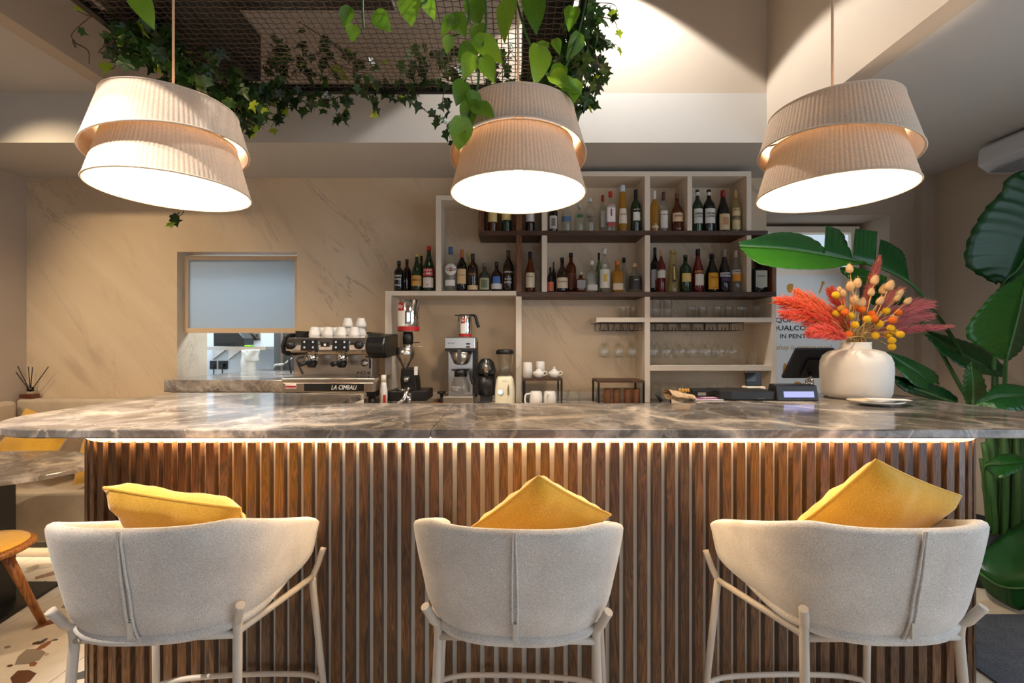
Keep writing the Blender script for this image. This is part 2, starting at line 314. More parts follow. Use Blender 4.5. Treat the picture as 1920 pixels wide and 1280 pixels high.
M['ivy']=leafmat('ivy_leaf',rgb(12,28,9),rgb(50,82,26),0.25); M['ivyy']=leafmat('young_ivy_leaf',rgb(110,140,30),rgb(186,206,60),0.45)
M['pothos']=leafmat('pothos_leaf',rgb(56,104,18),rgb(124,166,46),0.4,0.35); M['strel']=leafmat('broad_leaf',rgb(16,58,26),rgb(30,88,34),0.25,0.32)
M['strel2']=leafmat('broad_leaf_bright',rgb(30,84,16),rgb(46,106,22),0.35,0.35)
M['vine']=pbr('vine_bark',rgb(74,50,36),0.8); M['stem']=pbr('green_stem',rgb(52,92,40),0.5,var=0.15,vs=8)
M['shade']=shade_mat(); M['cord']=pbr('fabric_cord',rgb(196,168,140),0.8); M['bulb']=emit('bulb_glow',(1.0,0.78,0.5,1),60)
M['led']=emit('led_glow',(1.0,0.74,0.45,1),150)
# ================================================================ the room
YB=3.45; YT=3.79                  # back wall front and rear face
XL=-3.68; XR=3.155; YR=-3.0       # left, right and rear wall
ZS=2.64; ZL=2.95; ZV=4.05         # low soffit / right ceiling, left ceiling, top of the light well
XV0=-2.41; XV1=1.59; YV=2.84      # light well sides
def structure(name, mb, mat, label=None, cat=None, **kw):
    o=mb.build(name,mat,**kw); return tag(o,label,cat,kind='structure')
fl=structure('floor',MB().box(XL,XR,YR,YB,-0.06,-0.004),M['grout'],'pale terrazzo tile floor with large stone chips','floor')
T=0.6
chipm=[pbr('chip_'+n,rgb(*c),0.35,var=0.1,vs=30) for n,c in (('umber',(96,62,44)),('slate',(84,86,84)),('sand',(178,158,136)),('rust',(138,84,58)),('taupe',(138,124,110)))]
tile_mesh=MB().box(-T/2+0.0015,T/2-0.0015,-T/2+0.0015,T/2-0.0015,-0.012,0).mesh('tile',M['tile'])
chip_meshes=[]
for k in range(10):
    n=random.randint(5,7); a=random.uniform(0,3); el=random.uniform(0.35,0.75)
    pl=[(math.cos(2*math.pi*i/n)*random.uniform(0.7,1.1), math.sin(2*math.pi*i/n)*random.uniform(0.7,1.1)*el) for i in range(n)]
    pl=[(x*math.cos(a)-y*math.sin(a), x*math.sin(a)+y*math.cos(a)) for x,y in pl]
    chip_meshes.append(MB().prism(pl,-0.004,0.0006).mesh('terrazzo_chip',chipm[k%5]))
for i in range(12):
    for j in range(11):
        cx=XL+0.28+i*T; cy=-2.74+j*T
        if cx>XR-0.25 or cy>YB-0.2: continue
        t=link_copy(tile_mesh,'tile',fl); t.location=(cx,cy,0)
        if cx<-1.4 and cy>0.6:
            for q in range(20):
                c=link_copy(chip_meshes[random.randrange(10)],'terrazzo_chip',t)
                r=random.choice((0.018,0.03,0.045,0.06,0.085)); c.scale=(r,r,1)
                c.location=(random.uniform(-0.24,0.24),random.uniform(-0.24,0.24),0); c.rotation_euler.z=random.uniform(0,6.28)
cp=MB().box(1.98,XR-0.02,YR+0.1,2.32,0.001,0.011).build('carpet',M['carpet']); tag(recenter(cp),'dark blue grey carpet on the floor right of the bar','carpet')
# back wall with pass-through and door niche
PX0,PX1=WX(332,YB),WX(557,YB); PZ0,PZ1=0.9,WZ(472,YB); NX0,NX1=WX(1437,YB),WX(1668,YB); NZ=WZ(403,YB)
b=MB()
b.box(XL,PX0,YB,YT,0,ZS); b.box(PX0,PX1,YB,YT,0,PZ0); b.box(PX0,PX1,YB,YT,PZ1,ZS); b.box(PX1,NX0,YB,YT,0,ZS); 
structure('wall_back',b,M['plaster'],'cream veined plaster wall behind the bar','wall')
b=MB(); b.box(NX0,NX1,YB,YT,NZ,ZS); b.box(NX1,XR,YB,YT,0,ZS); b.box(NX1+0.19,XR,YB-0.06,YB,0,ZS)
structure('wall_back_right',b,M['wall'],'plain off white wall around the door niche','wall')
structure('wall_left',MB().box(XL-0.15,XL,YR,YB,0,ZL),M['wall'],'off white side wall beside the bench','wall')
b=MB()   # right wall with a shop window near the camera
wy0,wy1,wz0,wz1=-1.9,1.5,0.35,2.45
b.box(XR,XR+0.12,YR,wy0,0,ZS); b.box(XR,XR+0.12,wy1,YT,0,ZS); b.box(XR,XR+0.12,wy0,wy1,0,wz0); b.box(XR,XR+0.12,wy0,wy1,wz1,ZS)
structure('wall_right',b,M['wall'],'off white side wall behind the broad leaved plant','wall')
b=MB()
rx0,rx1,rz0,rz1=-1.4,2.6,0.3,2.5
b.box(XL,rx0,YR-0.12,YR,0,ZV); b.box(rx1,XR,YR-0.12,YR,0,ZV); b.box(rx0,rx1,YR-0.12,YR,0,rz0); b.box(rx0,rx1,YR-0.12,YR,rz1,ZV)
structure('wall_front',b,M['wall'],'shop front wall with a wide window','wall')
def window(name,x0,x1,y0,y1,z0,z1,label):
    f=MB(); t=0.05
    if abs(x1-x0)>abs(y1-y0):
        for a,c in ((x0,x0+t),(x1-t,x1),((x0+x1)/2-t/2,(x0+x1)/2+t/2)): f.box(a,c,y0,y1,z0,z1)
        f.box(x0,x1,y0,y1,z0,z0+t); f.box(x0,x1,y0,y1,z1-t,z1)
        g=MB().box(x0,x1,(y0+y1)/2-0.003,(y0+y1)/2+0.003,z0,z1)
    else:
        for a,c in ((y0,y0+t),(y1-t,y1),((y0+y1)/2-t/2,(y0+y1)/2+t/2)): f.box(x0,x1,a,c,z0,z1)
        f.box(x0,x1,y0,y1,z0,z0+t); f.box(x0,x1,y0,y1,z1-t,z1)
        g=MB().box((x0+x1)/2-0.003,(x0+x1)/2+0.003,y0,y1,z0,z1)
    o=structure(name,f,M['blackmetal'],label,'window'); g.build('pane',M['glass'],o)
window('window_1',XR+0.03,XR+0.08,wy0,wy1,wz0,wz1,'shop window in the right wall')
window('window_2',rx0,rx1,YR-0.08,YR-0.03,rz0,rz1,'shop window behind the camera')
# ceilings
structure('ceiling_left',MB().box(XL,XV0-0.1,YR,YV,ZL,ZL+0.12),M['ceil'],'flat left ceiling beside the light well','ceiling')
b=MB(); b.box(XL,XR,YV,YT,ZS,ZL); b.box(XV1+0.1,XR,YR,YV,ZS,ZS+0.12)
structure('ceiling',b,M['ceil'],'low white ceiling over the back bar and to the right','ceiling')
structure('wall_well_back',MB().box(XL,XR,YV,YV+0.1,ZL,ZV+0.1),M['wall'],'upper wall of the light well above the back bar','wall')
structure('wall_well_left',MB().box(XV0-0.1,XV0,YR,YV,ZL,ZV+0.1),M['wall'],'left side wall of the light well','wall')
structure('wall_well_right',MB().box(XV1,XV1+0.1,YR,YV,ZS,ZV+0.1),M['wall'],'right side wall of the light well','wall')
structure('ceiling_well',MB().box(XV0,XV1,YR,YV,ZV,ZV+0.1),M['ceil'],'high ceiling of the light well','ceiling')
# niche: door frame, glazed door, poster
DY=3.74
b=MB(); b.pbox(1420,424,1612,436,DY-0.04,DY+0.04); b.pbox(1596,436,1612,1000,DY-0.04,DY+0.04)
structure('trim_1',b,M['whitepanel'],'white frame of the niche door','door frame',bevel=0.004)
frost_glow=pbr('frosted_pane',rgb(200,212,220),0.25,var=0.02,vs=4,emis=rgb(190,210,228),es=0.9)  # pane emission stands in for backlight through the door
dr=structure('door_1',MB().pbox(1420,436,1596,1010,DY,DY+0.03),M['whitepanel'],'white niche door with a frosted upper pane','door')
MB().pbox(1424,440,1590,500,DY-0.006,DY+0.001).build('pane',frost_glow,dr)
structure('wall_niche',MB().box(NX0-0.4,NX1+0.6,DY+0.05,DY+0.1,0,NZ+0.2),M['wall'],'wall closing the niche behind the door','wall')
po=thing('poster','white announcement poster with ochre kitchen icons on the niche door','poster',tuple(W(1510,630,DY-0.02)))
MB().pbox(1428,516,1578,800,DY-0.02,DY-0.012).build('sheet',pbr('poster_paper',rgb(222,226,228),0.6,var=0.01),po)
pd=DY-0.0212
def ptext(body,x0,x1,y0,y1,mat,**kw):
    lettering(body,flatmap((WX(x0,pd)+WX(x1,pd))/2,pd,(WZ(y0,pd)+WZ(y1,pd))/2),mat,po,width=WX(x1,pd)-WX(x0,pd),height=WZ(y0,pd)-WZ(y1,pd),**kw)
ptext('QUI',1454,1482,595,606,M['ink'],bold=0.02); ptext('QUALCOSA',1446,1530,610,621,M['ink'],bold=0.02); ptext('IN',1463,1474,626,634,M['ink'],bold=0.02); ptext('PENTOLA',1479,1540,626,634,M['ink'],bold=0.02)
ptext('a shop is coming soon!',1447,1560,646,658,M['gold'],shear=0.25)
def picon(name,poly):
    b=MB(); b.pprism(poly,pd,pd+0.001); b.build(name,M['gold'],po)
picon('chef_hat_icon',[(1476,534),(1482,531),(1488,533),(1487,540),(1485,548),(1478,548),(1475,541)])
picon('spoon_icon',[(1541,527),(1546,527),(1546,532),(1543,535),(1537,550),(1535,550),(1540,534)])
picon('whisk_icon',[(1500,556),(1512,551),(1518,553),(1511,556),(1502,559)])
picon('grater_icon',[(1468,690),(1470,681),(1474,681),(1476,690),(1476,704),(1468,704)])
picon('pot_icon',[(1487,720),(1492,715),(1500,716),(1505,720),(1499,726),(1491,726)])
# kitchen seen through the pass
KB=4.62; kw=pbr('kitchen_wall',rgb(224,232,240),0.6,var=0.02)
b=MB(); b.box(-3.2,-0.7,KB,KB+0.1,0,2.7); b.box(-3.3,-3.2,YT,KB+0.1,0,2.7); b.box(-0.7,-0.6,YT,KB+0.1,0,2.7)
structure('wall_kitchen',b,kw,'pale kitchen wall seen through the serving hatch','wall')
structure('ceiling_kitchen',MB().box(-3.3,-0.6,YT,KB+0.1,2.7,2.8),kw,'kitchen ceiling','ceiling')
structure('floor_kitchen',MB().box(-3.3,-0.6,YT,KB+0.1,-0.05,0),M['tile'],'kitchen floor','floor')
# sash with frosted glass in the hatch
SD=3.52; sashm=pbr('sash_beige',rgb(214,186,152),0.6,var=0.02)
sh=thing('serving_hatch','raised hatch sash with pale blue frosted glass beside the espresso machine','window sash',tuple(W(450,620,SD)))
for r in ((344,480,352,624),(553,480,562,624),(352,480,553,487),(352,615,553,624)): MB().pbox(*r,SD,SD+0.05).build('sash_bar',sashm,sh)
hp,nt,out=nm('blue_frosted_glass'); p_=N(nt,'ShaderNodeBsdfPrincipled'); p_.inputs['Base Color'].default_value=rgb(176,188,196); p_.inputs['Roughness'].default_value=0.05; p_.inputs['Specular IOR Level'].default_value=0.6
t_=N(nt,'ShaderNodeBsdfTranslucent'); t_.inputs[0].default_value=rgb(206,216,222); x_=N(nt,'ShaderNodeMixShader'); x_.inputs[0].default_value=0.4
nt.links.new(p_.outputs[0],x_.inputs[1]); nt.links.new(t_.outputs[0],x_.inputs[2]); nt.links.new(x_.outputs[0],out.inputs[0])
MB().pbox(351,486,554,616,SD+0.02,SD+0.026).build('frosted_pane',hp,sh)
# hatch ledge in marble
le=MB().box(WX(307,3.1),WX(541,3.1),3.1,YT+0.35,WZ(735,3.1),WZ(712,3.1)).build('hatch_ledge',M['marble'],bevel=0.004); tag(recenter(le),'thick grey brown marble ledge under the serving hatch','ledge')
b=MB().box(WX(315,3.12),WX(538,3.12),3.13,YB-0.002,0,WZ(736,3.1)); o=b.build('ledge_cabinet',M['whitepanel'],bevel=0.003); tag(recenter(o),'white cabinet carrying the hatch ledge','cabinet')
# kitchen things
KD=4.5
s=thing('steel_shelf','grey steel shelf on the kitchen wall seen through the hatch','shelf',tuple(W(445,655,KD)))
MB().pbox(388,650,498,656,KD-0.12,KB-0.002).build('shelf_board',M['steel'],s); 
for x in (398,428): MB().pprism([(x,656),(x+24,656),(x,674)],KD+0.09,KB-0.004).build('bracket',M['steel'],s)
s=thing('receipt_printer','black receipt printer on the kitchen wall shelf','printer',tuple(W(425,650,KD-0.1)))
MB().pprism([(400,649),(400,622),(446,622),(457,634),(456,649)],KD-0.1,KD+0.08).build('body',M['black'],s,bevel=0.006); MB().pbox(404,643,440,647,KD-0.104,KD-0.09).build('paper_slot',M['blackmetal'],s)
s=thing('marker_pen','lime green marker lying on the kitchen wall shelf','marker',tuple(W(466,650,KD-0.1))); MB().tube([W(459,648.5,KD-0.1),W(470,648.5,KD-0.1)],0.008).build('barrel',pbr('lime',rgb(150,220,30),0.5),s); MB().tube([W(470,648.5,KD-0.1),W(475,648.5,KD-0.1)],0.0085).build('cap',pbr('lime_cap',rgb(120,190,30),0.5),s)
for k,(x0,x1) in enumerate(((393,405),(409,426))):
    s=thing('black_socket',('black wall socket partly hidden by the hatch jamb','black wall socket with a plug below the printer')[k],'socket',tuple(W((x0+x1)/2,692,KB-0.01)),'kitchen sockets')
    MB().pbox(x0,676,x1,692,KB-0.012,KB-0.001).build('plate',M['black'],s,bevel=0.002); MB().pbox(x0+4,682,x0+9,688,KB-0.04,KB-0.011).build('plug',M['black'],s,bevel=0.003)
    MB().tube(catmull([W(x0+6,687,KB-0.03),W(x0+8,698,KB-0.03),W(x0+3,712,KB-0.03)]),0.005,6).build('cable',M['black'],s)
s=thing('socket_plate','grey double socket plate high on the kitchen wall','socket',tuple(W(477,630,KB-0.01))); MB().pbox(467,620,488,638,KB-0.01,KB-0.001).build('plate',M['steel'],s,bevel=0.002)
for x in (473,482): MB().tube([W(x,629,KB-0.013),W(x,629,KB-0.008)],0.014,12).build('outlet',M['black'],s)
MBp=MB()
for (x0,y0,x1,y1,lab) in ((452,656,480,702,'long white order slip hanging from the kitchen shelf'),(460,655,486,678,'short white order slip hanging over the longer one')):
    dd=KD-0.150 if x0==460 else KD-0.132
    P=[[W(x0+(x1-x0)*i/6+1.2*math.sin(j*1.1),y0+(y1-y0)*j/8,dd+0.006*math.sin(i*1.3+j*0.7)) for i in range(7)] for j in range(9)]
    o=MB().grid(P).build('order_slip',M['paper'],solid=0.0008); tag(recenter(o),lab,'paper')
s=thing('kitchen_sink_unit','steel kitchen worktop unit with raised edge seen through the hatch','kitchen unit',tuple(W(500,712,4.2)))
MB().pprism([(470,712),(482,693),(508,693),(508,712)],4.2,KB-0.15).build('steel_top',M['steel'],s); MB().box(WX(470,4.2),WX(508,4.2),4.2,KB-0.15,0,WZ(712,4.2)).build('cabinet_body',M['whitepanel'],s)
s=thing('kitchen_tap','chrome kitchen tap beside the espresso machine','tap',tuple(W(515,693,4.2)))
MB().tube([W(514,690.5,4.12),W(517,684,4.12),W(533,683,4.12)],0.012,8).build('mixer_body',M['chrome'],s); MB().tube([W(533,683,4.12),W(548,670,4.12)],0.009,8).build('spout',M['chrome'],s)
s=thing('fridge_door','tall grey steel refrigerator standing in the kitchen','refrigerator',(WX(560,4.3),4.3,0)); MB().box(WX(512,4.2),WX(512,4.2)+0.6,4.2+0.01,KB-0.001,0,1.95).build('body',pbr('grey_steel',rgb(120,128,136),0.4,metal=0.6),s,bevel=0.006); MB().box(WX(512,4.2)+0.09,WX(512,4.2)+0.11,4.16,4.185,0.7,1.7).build('handle',M['steel'],s)
# air conditioner on the right wall
s=thing('air_conditioner','white wall mounted air conditioner high above the broad leaved plant','air conditioner',(XR-0.1,2.4,2.46))
pf=[(XR-0.002,2.625),(XR-0.002,2.45),(XR-0.16,2.45),(XR-0.235,2.50),(XR-0.225,2.60),(XR-0.2,2.625)]
MB().prism(pf,1.95,2.86,0,lambda u,v,w_:(u,w_,v)).build('casing',pbr('ac_white',rgb(206,208,212),0.5,var=0.01),s,bevel=0.008)
MB().box(XR-0.2,XR-0.05,1.99,2.82,2.446,2.4505).build('outlet_flap',pbr('ac_grey',rgb(150,156,166),0.5,var=0.01),s)

# ================================================================ the bar
bar=thing('bar_counter','curved bar front clad in vertical brown oak slats','bar',(0.07,1.9,0))
BX0,BX1,BY,BR,BE=-1.72,1.86,1.65,0.30,2.42
def bpath(off):     # outline of the bar front moved inwards by off, sampled densely with tangents
    pts=[]; r=BR-off; cxl,cxr,cy=BX0+BR,BX1-BR,BY+BR
    y=BE
    while y>cy: pts.append((BX0+off,y)); y-=0.01
    for k in range(61): a=math.pi+math.pi/2*k/60; pts.append((cxl+r*math.cos(a),cy+r*math.sin(a)))
    x=cxl+0.01
    while x<cxr: pts.append((x,BY+off)); x+=0.01
    for k in range(61): a=-math.pi/2+math.pi/2*k/60; pts.append((cxr+r*math.cos(a),cy+r*math.sin(a)))
    y=cy+0.01
    while y<BE: pts.append((BX1-off,y)); y+=0.01
    return [Vector((x,y,0)) for x,y in pts]
ZT=1.125; ZB=1.097; SZ=1.034
pa=bpath(0.028); pb=bpath(0.05); pa=resample(pa,260); pb=resample(pb,260)
b=MB(); b.grid([[Vector((p.x,p.y,0.0)) for p in pa],[Vector((p.x,p.y,ZB-0.002)) for p in pa],[Vector((p.x,p.y,ZB-0.002)) for p in pb],[Vector((p.x,p.y,0.0)) for p in pb]],smooth=False)
b.build('backing_panel',M['whitepanel'],bar)
path=bpath(0.014); Ls=[0]
for a,c in zip(path,path[1:]): Ls.append(Ls[-1]+(c-a).length)
nsl=int(Ls[-1]/0.0502); slat_mesh=MB().box(-0.0157,0.0157,-0.0139,0.0139,0.0,SZ-0.0).mesh('slat',M['slat'])
j=0
for k in range(nsl):
    t=(k+0.5)*Ls[-1]/nsl
    while Ls[j+1]<t: j+=1
    p=path[j].lerp(path[j+1],(t-Ls[j])/(Ls[j+1]-Ls[j])); tg=(path[min(j+2,len(path)-1)]-path[max(j-2,0)]).normalized()
    o=link_copy(slat_mesh,'slat',bar); o.location=Vector((p.x,p.y,0.0))-ORG[bar.name]; o.rotation_euler.z=math.atan2(tg.y,tg.x)
    md=o.modifiers.new('bevel','BEVEL'); md.width=0.0015; md.segments=1
b=MB(); pl=resample(bpath(0.006),220); pl2=resample(bpath(0.024),220)
b.grid([[Vector((p.x,p.y,ZB-0.004)) for p in pl],[Vector((p.x,p.y,ZB-0.010)) for p in pl],[Vector((p.x,p.y,ZB-0.010)) for p in pl2],[Vector((p.x,p.y,ZB-0.004)) for p in pl2]],smooth=False)
b.build('led_strip',M['led'],bar)
# inner carcass under the worktop
MB().box(-1.2,1.3,1.95,2.0,0.05,1.05).build('service_panel',M['whitepanel'],bar)
top=thing('bar_worktop','polished grey brown marble bar top with cream veins','worktop',(0.07,1.8,ZB))
SX0,SX1,SY,SR,WY,IY,IX0,IX1=-1.83,2.0,1.42,0.35,2.45,2.03,-0.78,0.84
def arc(cx,cy,r,a0,a1,n=14): return [(cx+r*math.cos(a0+(a1-a0)*k/n),cy+r*math.sin(a0+(a1-a0)*k/n)) for k in range(n+1)]
SEA=-0.255
left=[(SEA-0.0008,SY),(SEA-0.0008,IY),(IX0,IY),(IX0,WY),(SX0,WY)]+arc(SX0+SR,SY+SR,SR,math.pi,1.5*math.pi)
right=[(SEA+0.0008,IY),(SEA+0.0008,SY)]+arc(SX1-SR,SY+SR,SR,1.5*math.pi,2*math.pi)+[(SX1,WY),(IX1,WY),(IX1,IY)]
MB().prism(list(reversed(left)),ZB,ZT).build('marble_slab',M['marble'],top,bevel=0.004)
MB().prism(list(reversed(right)),ZB,ZT).build('marble_slab',M['marble'],top,bevel=0.004)
b=MB()
for p0,p1 in (((IX0-0.02,BE-0.3),(IX0,BE)),((IX1,BE-0.3),(IX1+0.02,BE))): b.box(p0[0],p1[0],p0[1],p1[1],0,ZB-0.001)
b.box(BX0+0.06,IX0,BE-0.02,BE,0,ZB-0.001); b.box(IX1,BX1-0.06,BE-0.02,BE,0,ZB-0.001)
b.build('inner_panel',M['whitepanel'],bar)
# back counter
ZC=0.97
bc=thing('back_counter','low back counter with marble top under the shelving','counter',(0.1,3.1,0))
MB().box(-1.48,1.9,2.9,YB-0.002,0,ZC-0.03).build('cabinet_body',M['whitepanel'],bc); MB().box(-1.49,1.92,2.86,YB-0.002,ZC-0.03,ZC).build('counter_slab',M['marble'],bc,bevel=0.003)
ux=[-1.48]+[WX(q,3.2)+e for q,e in ((722,-.002),(734,.002),(967,-.002),(978,.002),(1209,-.002),(1219,.002),(1447,-.002),(1456,.002))]+[1.9]
for k in range(0,10,2): MB().box(ux[k],ux[k+1],YB-0.018,YB-0.001,ZC,ZC+0.05).build('splash_strip',M['whitepanel'],bc)

# ================================================================ bench corner at the left
def cushion_box(mb,x0,x1,y0,y1,z0,z1): return mb.box(x0,x1,y0,y1,z0,z1)
s=thing('upholstered_bench','beige upholstered wall bench along the veined wall','bench',(-3.0,3.2,0))
MB().box(-3.66,-2.42,2.98,YB-0.002,0.08,0.41).build('seat',M['bench'],s,bevel=0.02,seg=3); MB().box(-3.66,-2.42,YB-0.10,YB-0.003,0.41,0.975).build('backrest',M['bench'],s,bevel=0.025,seg=3)
MB().box(-3.6,-2.5,3.1,YB-0.01,0,0.08).build('plinth',M['black'],s); MB().box(-3.6,-2.5,3.05,3.09,0.07,0.078).build('led_strip',emit('bench_led',(1,0.74,0.45,1),14),s)
s=thing('side_bench','beige upholstered bench along the left wall at the picture edge','bench',(-3.5,2.2,0))
MB().box(XL+0.004,XL+0.45,1.0,2.94,0.08,0.41).build('seat',M['bench'],s,bevel=0.02); MB().box(XL+0.004,XL+0.1,1.0,3.3,0.415,0.97).build('backrest',M['bench'],s,bevel=0.025)
MB().box(XL+0.02,XL+0.35,1.05,2.9,0,0.08).build('plinth',M['black'],s)
def pillow_mesh(size=0.42,thick=0.15,seed=0,n=22,wr=0.006):
    rnd=random.Random(seed); ph=[rnd.uniform(0,6.28) for _ in range(8)]; b=MB(); a=size/2
    for sgn in (1,-1):
        P=[]
        for i in range(n+1):
            row=[]
            for j in range(n+1):
                u=-1+2*i/n; v=-1+2*j/n
                x=u*a*(1-0.045*(1-v*v)); y=v*a*(1-0.045*(1-u*u))
                t=((1-u*u)*(1-v*v))**0.42
                z=sgn*thick/2*t+0.004*sgn
                e=(1-abs(u))*(1-abs(v))
                z+=sgn*wr*min(1,4*t)*(math.sin(5*u+3*v+ph[0])+0.8*math.sin(9*v-4*u+ph[1])+0.5*math.sin(13*u+ph[2])*abs(v))*0.6
                z+=sgn*0.0035*(math.sin(17*u+ph[3])*v**6+math.sin(15*v+ph[4])*u**6)*min(1,3*t)
                row.append(Vector((x,y,z)))
            P.append(row)
        if sgn<0: P=[list(reversed(r)) for r in P]
        b.grid(P)
    # side band closing the seam
    per=[]
    for i in range(n): per.append((-1+2*i/n,-1))
    for i in range(n): per.append((1,-1+2*i/n))
    for i in range(n): per.append((1-2*i/n,1))
    for i in range(n): per.append((-1,1-2*i/n))
    pts=[Vector((u*a*(1-0.045*(1-v*v)),v*a*(1-0.045*(1-u*u)),0)) for u,v in per]
    seam=MB().tube(pts,0.0045,6,closed=True); return b,seam
def pillow(name,label,c,ex,ey,size=0.42,thick=0.15,seed=0,group=None,mat=None):
    root=thing(name,label,'cushion',(0,0,0),group); b,se=pillow_mesh(size,thick,seed)
    b.build('cover',mat or M['must'],root,local=True); se.build('piping',mat or M['must'],root,local=True)
    ex=Vector(ex).normalized(); ez=ex.cross(Vector(ey)).normalized(); ey=ez.cross(ex)
    m=Matrix((ex,ey,ez)).transposed().to_4x4(); m.translation=Vector(c); root.matrix_world=m; return root
def pillow3(name,label,A,B,D,thick,seed,group=None):     # by three corners: A top left, B top right, D bottom left
    ex=B-A; ey=A-D; return pillow(name,label,(B+D)/2,ex,ey,(ex.length+ey.length)/2,thick,seed,group)
pillow('bench_cushion','mustard cushion leaning on the bench beside the bar front',(-2.74,3.13,0.665),(1,0.1,0.12),(-0.1,0.45,1),0.42,0.15,3)
pillow('bench_cushion','mustard cushion on the bench at the left picture edge',(-3.285,3.12,0.705),(1,-0.05,-0.3),(0.3,0.4,1),0.38,0.14,4)
# bistro table and chair
s=thing('bistro_table','oval marble bistro table on a black pedestal','table',(-2.95,2.3,0))
el=[(-2.83+0.60*math.cos(2*math.pi*k/48),2.36+0.36*math.sin(2*math.pi*k/48)) for k in range(48)]
MB().prism(el,0.725,0.75).build('table_top',M['marble'],s,bevel=0.004); MB().box(-2.98,-2.66,2.30,2.44,0.02,0.724).build('pedestal',M['black'],s)
MB().prism([(-3.3,2.05),(-2.50,2.05),(-2.60,2.62),(-3.3,2.62)],0.002,0.02).build('base_plate',M['blackmetal'],s)
s=thing('dining_chair','oak dining chair with mustard seat pad at the bistro table','chair',(-2.46,2.06,0))
cx,cy=-2.46,2.06
MB().lathe([(0.0,0.462),(0.19,0.464),(0.215,0.455),(0.218,0.44),(0.20,0.43),(0.0,0.43)],28,(cx,cy,0)).build('seat',M['oak'],s); MB().lathe([(0.0,0.482),(0.16,0.480),(0.19,0.470),(0.195,0.4645)],28,(cx,cy,0)).build('seat_pad',M['must'],s)
for x,y in ((1,1),(1,-1),(-1,1),(-1,-1)): MB().tube([(cx+0.09*x,cy+0.06*y,0.43),(cx+0.13*x,cy+0.2*y,(0.031 if (x<0 and y>0) else 0.004))],[0.022,0.014],10).build('leg',M['oak'],s)
pts=[(cx+0.21*math.sin(a),cy-0.21*math.cos(a),0.70) for a in [(-1.1+2.2*k/12) for k in range(13)]]
MB().tube(pts,0.022,10).build('backrest',M['oak'],s)
for a in (-1.0,1.0): MB().tube([(cx+0.17*math.sin(a),cy-0.17*math.cos(a),0.44),(cx+0.21*math.sin(a),cy-0.21*math.cos(a),0.70)],0.013,8).build('back_post',M['oak'],s)
# reed diffuser on the bench back
DB=YB-0.055; zb=0.9755; cx=WX(57,DB)
s=thing('reed_diffuser','small glass reed diffuser with amber liquid on the bench back','diffuser',(cx,DB,zb))
MB().box(cx-0.055,cx+0.045,DB-0.035,DB+0.035,zb+0.001,zb+0.055).build('bottle',M['glass'],s,bevel=0.006); MB().box(cx-0.050,cx+0.040,DB-0.030,DB+0.030,zb+0.004,zb+0.034).build('liquid',glassy('amber_oil',(0.55,0.16,0.06,1),body=rgb(120,40,20),bodyfac=0.5),s)
MB().lathe([(0,0.055),(0.02,0.055),(0.02,0.085),(0,0.085)],14,(cx,DB,zb)).build('collar',M['black'],s)
for x,y in ((24,689),(33,686),(53,687),(61,688),(91,687)): MB().tube([(cx,DB,zb+0.05),W(x,y,DB-0.02)],0.0028,6).build('reed',M['blackmetal'],s)
# ================================================================ pendant lamps
def pend(name,label,X,Y,zl,power,th):
    r=thing(name,label,'pendant lamp',(X,Y,zl),'pleated pendant lamps over the bar'); c=(X,Y,0)
    NP=110
    def shade(nm_,r0,z0,r1,z1,tilt=0.0,th=0.0):
        b=MB(); n=NP*6; fn=lambda a:1+0.007*abs(math.sin(a*NP/2)); zf=lambda a:z0+tilt*math.cos(a-th)
        def ring(q,m,off,pl): # q 0 bottom .. 1 top
            out=[]
            for k in range(m):
                a=2*math.pi*k/m; zz=zf(a)+(z1-zf(a))*q; rr=(r0+(r1-r0)*(zz-z0)/(z1-z0)-off)*(fn(a) if pl else 1)
                out.append(Vector((X+rr*math.cos(a),Y+rr*math.sin(a),zl+zz)))
            return out
        b.grid([ring(q,n,0,True) for q in (0,0.5,1)],closed=True); b.grid([ring(q,120,0.004,False) for q in (1,0)],closed=True)
        o=b.build(nm_,M['shade'],r); t=MB()
        for q in (0,1): t.tube(ring(q,96,-0.0005,False),0.0035,6,closed=True)
        t.build('rim',M['shade'],o); return o
    shade('lower_shade',0.256,0.0,0.205,0.19); shade('upper_shade',0.258,0.142,0.212,0.31,0.038,th)
    b=MB()
    for a in range(3):
        A=a*2.0944+0.4; b.tube([(X,Y,zl+0.24),(X+0.215*math.cos(A),Y+0.215*math.sin(A),zl+0.235)],0.003,6)
    b.build('spider',M['blackmetal'],r)
    MB().lathe([(0.02,0.232),(0.06,0.226),(0.095,0.21),(0.093,0.208),(0.06,0.222),(0.02,0.228)],40,(X,Y,zl)).build('added_uplight_stop',M['whitepanel'],r)  # added dish that cuts the light going up from the bulb
    MB().lathe([(0,0.30),(0.022,0.30),(0.022,0.20),(0,0.20)],16,(X,Y,zl)).build('socket',M['whitepanel'],r)
    MB().lathe([(0.0,0.09),(0.02,0.095),(0.032,0.12),(0.034,0.14),(0.026,0.17),(0.016,0.198),(0.0,0.199)],16,(X,Y,zl)).build('bulb',M['bulb'],r)
    MB().tube([(X,Y,zl+0.30),(X,Y,ZV-0.001)],0.0045,8).build('cord',M['cord'],r)
    l=bpy.data.lights.new('pendant_light','POINT'); l.energy=power; l.color=(1.0,0.80,0.56); l.shadow_soft_size=0.045
    o=bpy.data.objects.new('pendant_light',l); COL.objects.link(o); o.parent=r; o.location=(0,0,0.06); return r
LP=17
pend('pendant_lamp','pleated two tier pendant lamp nearest the left ivy',-1.28,1.72,1.965,LP,0.0)
pend('pendant_lamp','pleated two tier pendant lamp in the middle under the pothos vine',0.0235,1.75,1.965,LP,-math.pi/2)
pend('pendant_lamp','pleated two tier pendant lamp beside the plain right ceiling',1.223,1.737,1.965,LP,math.pi)

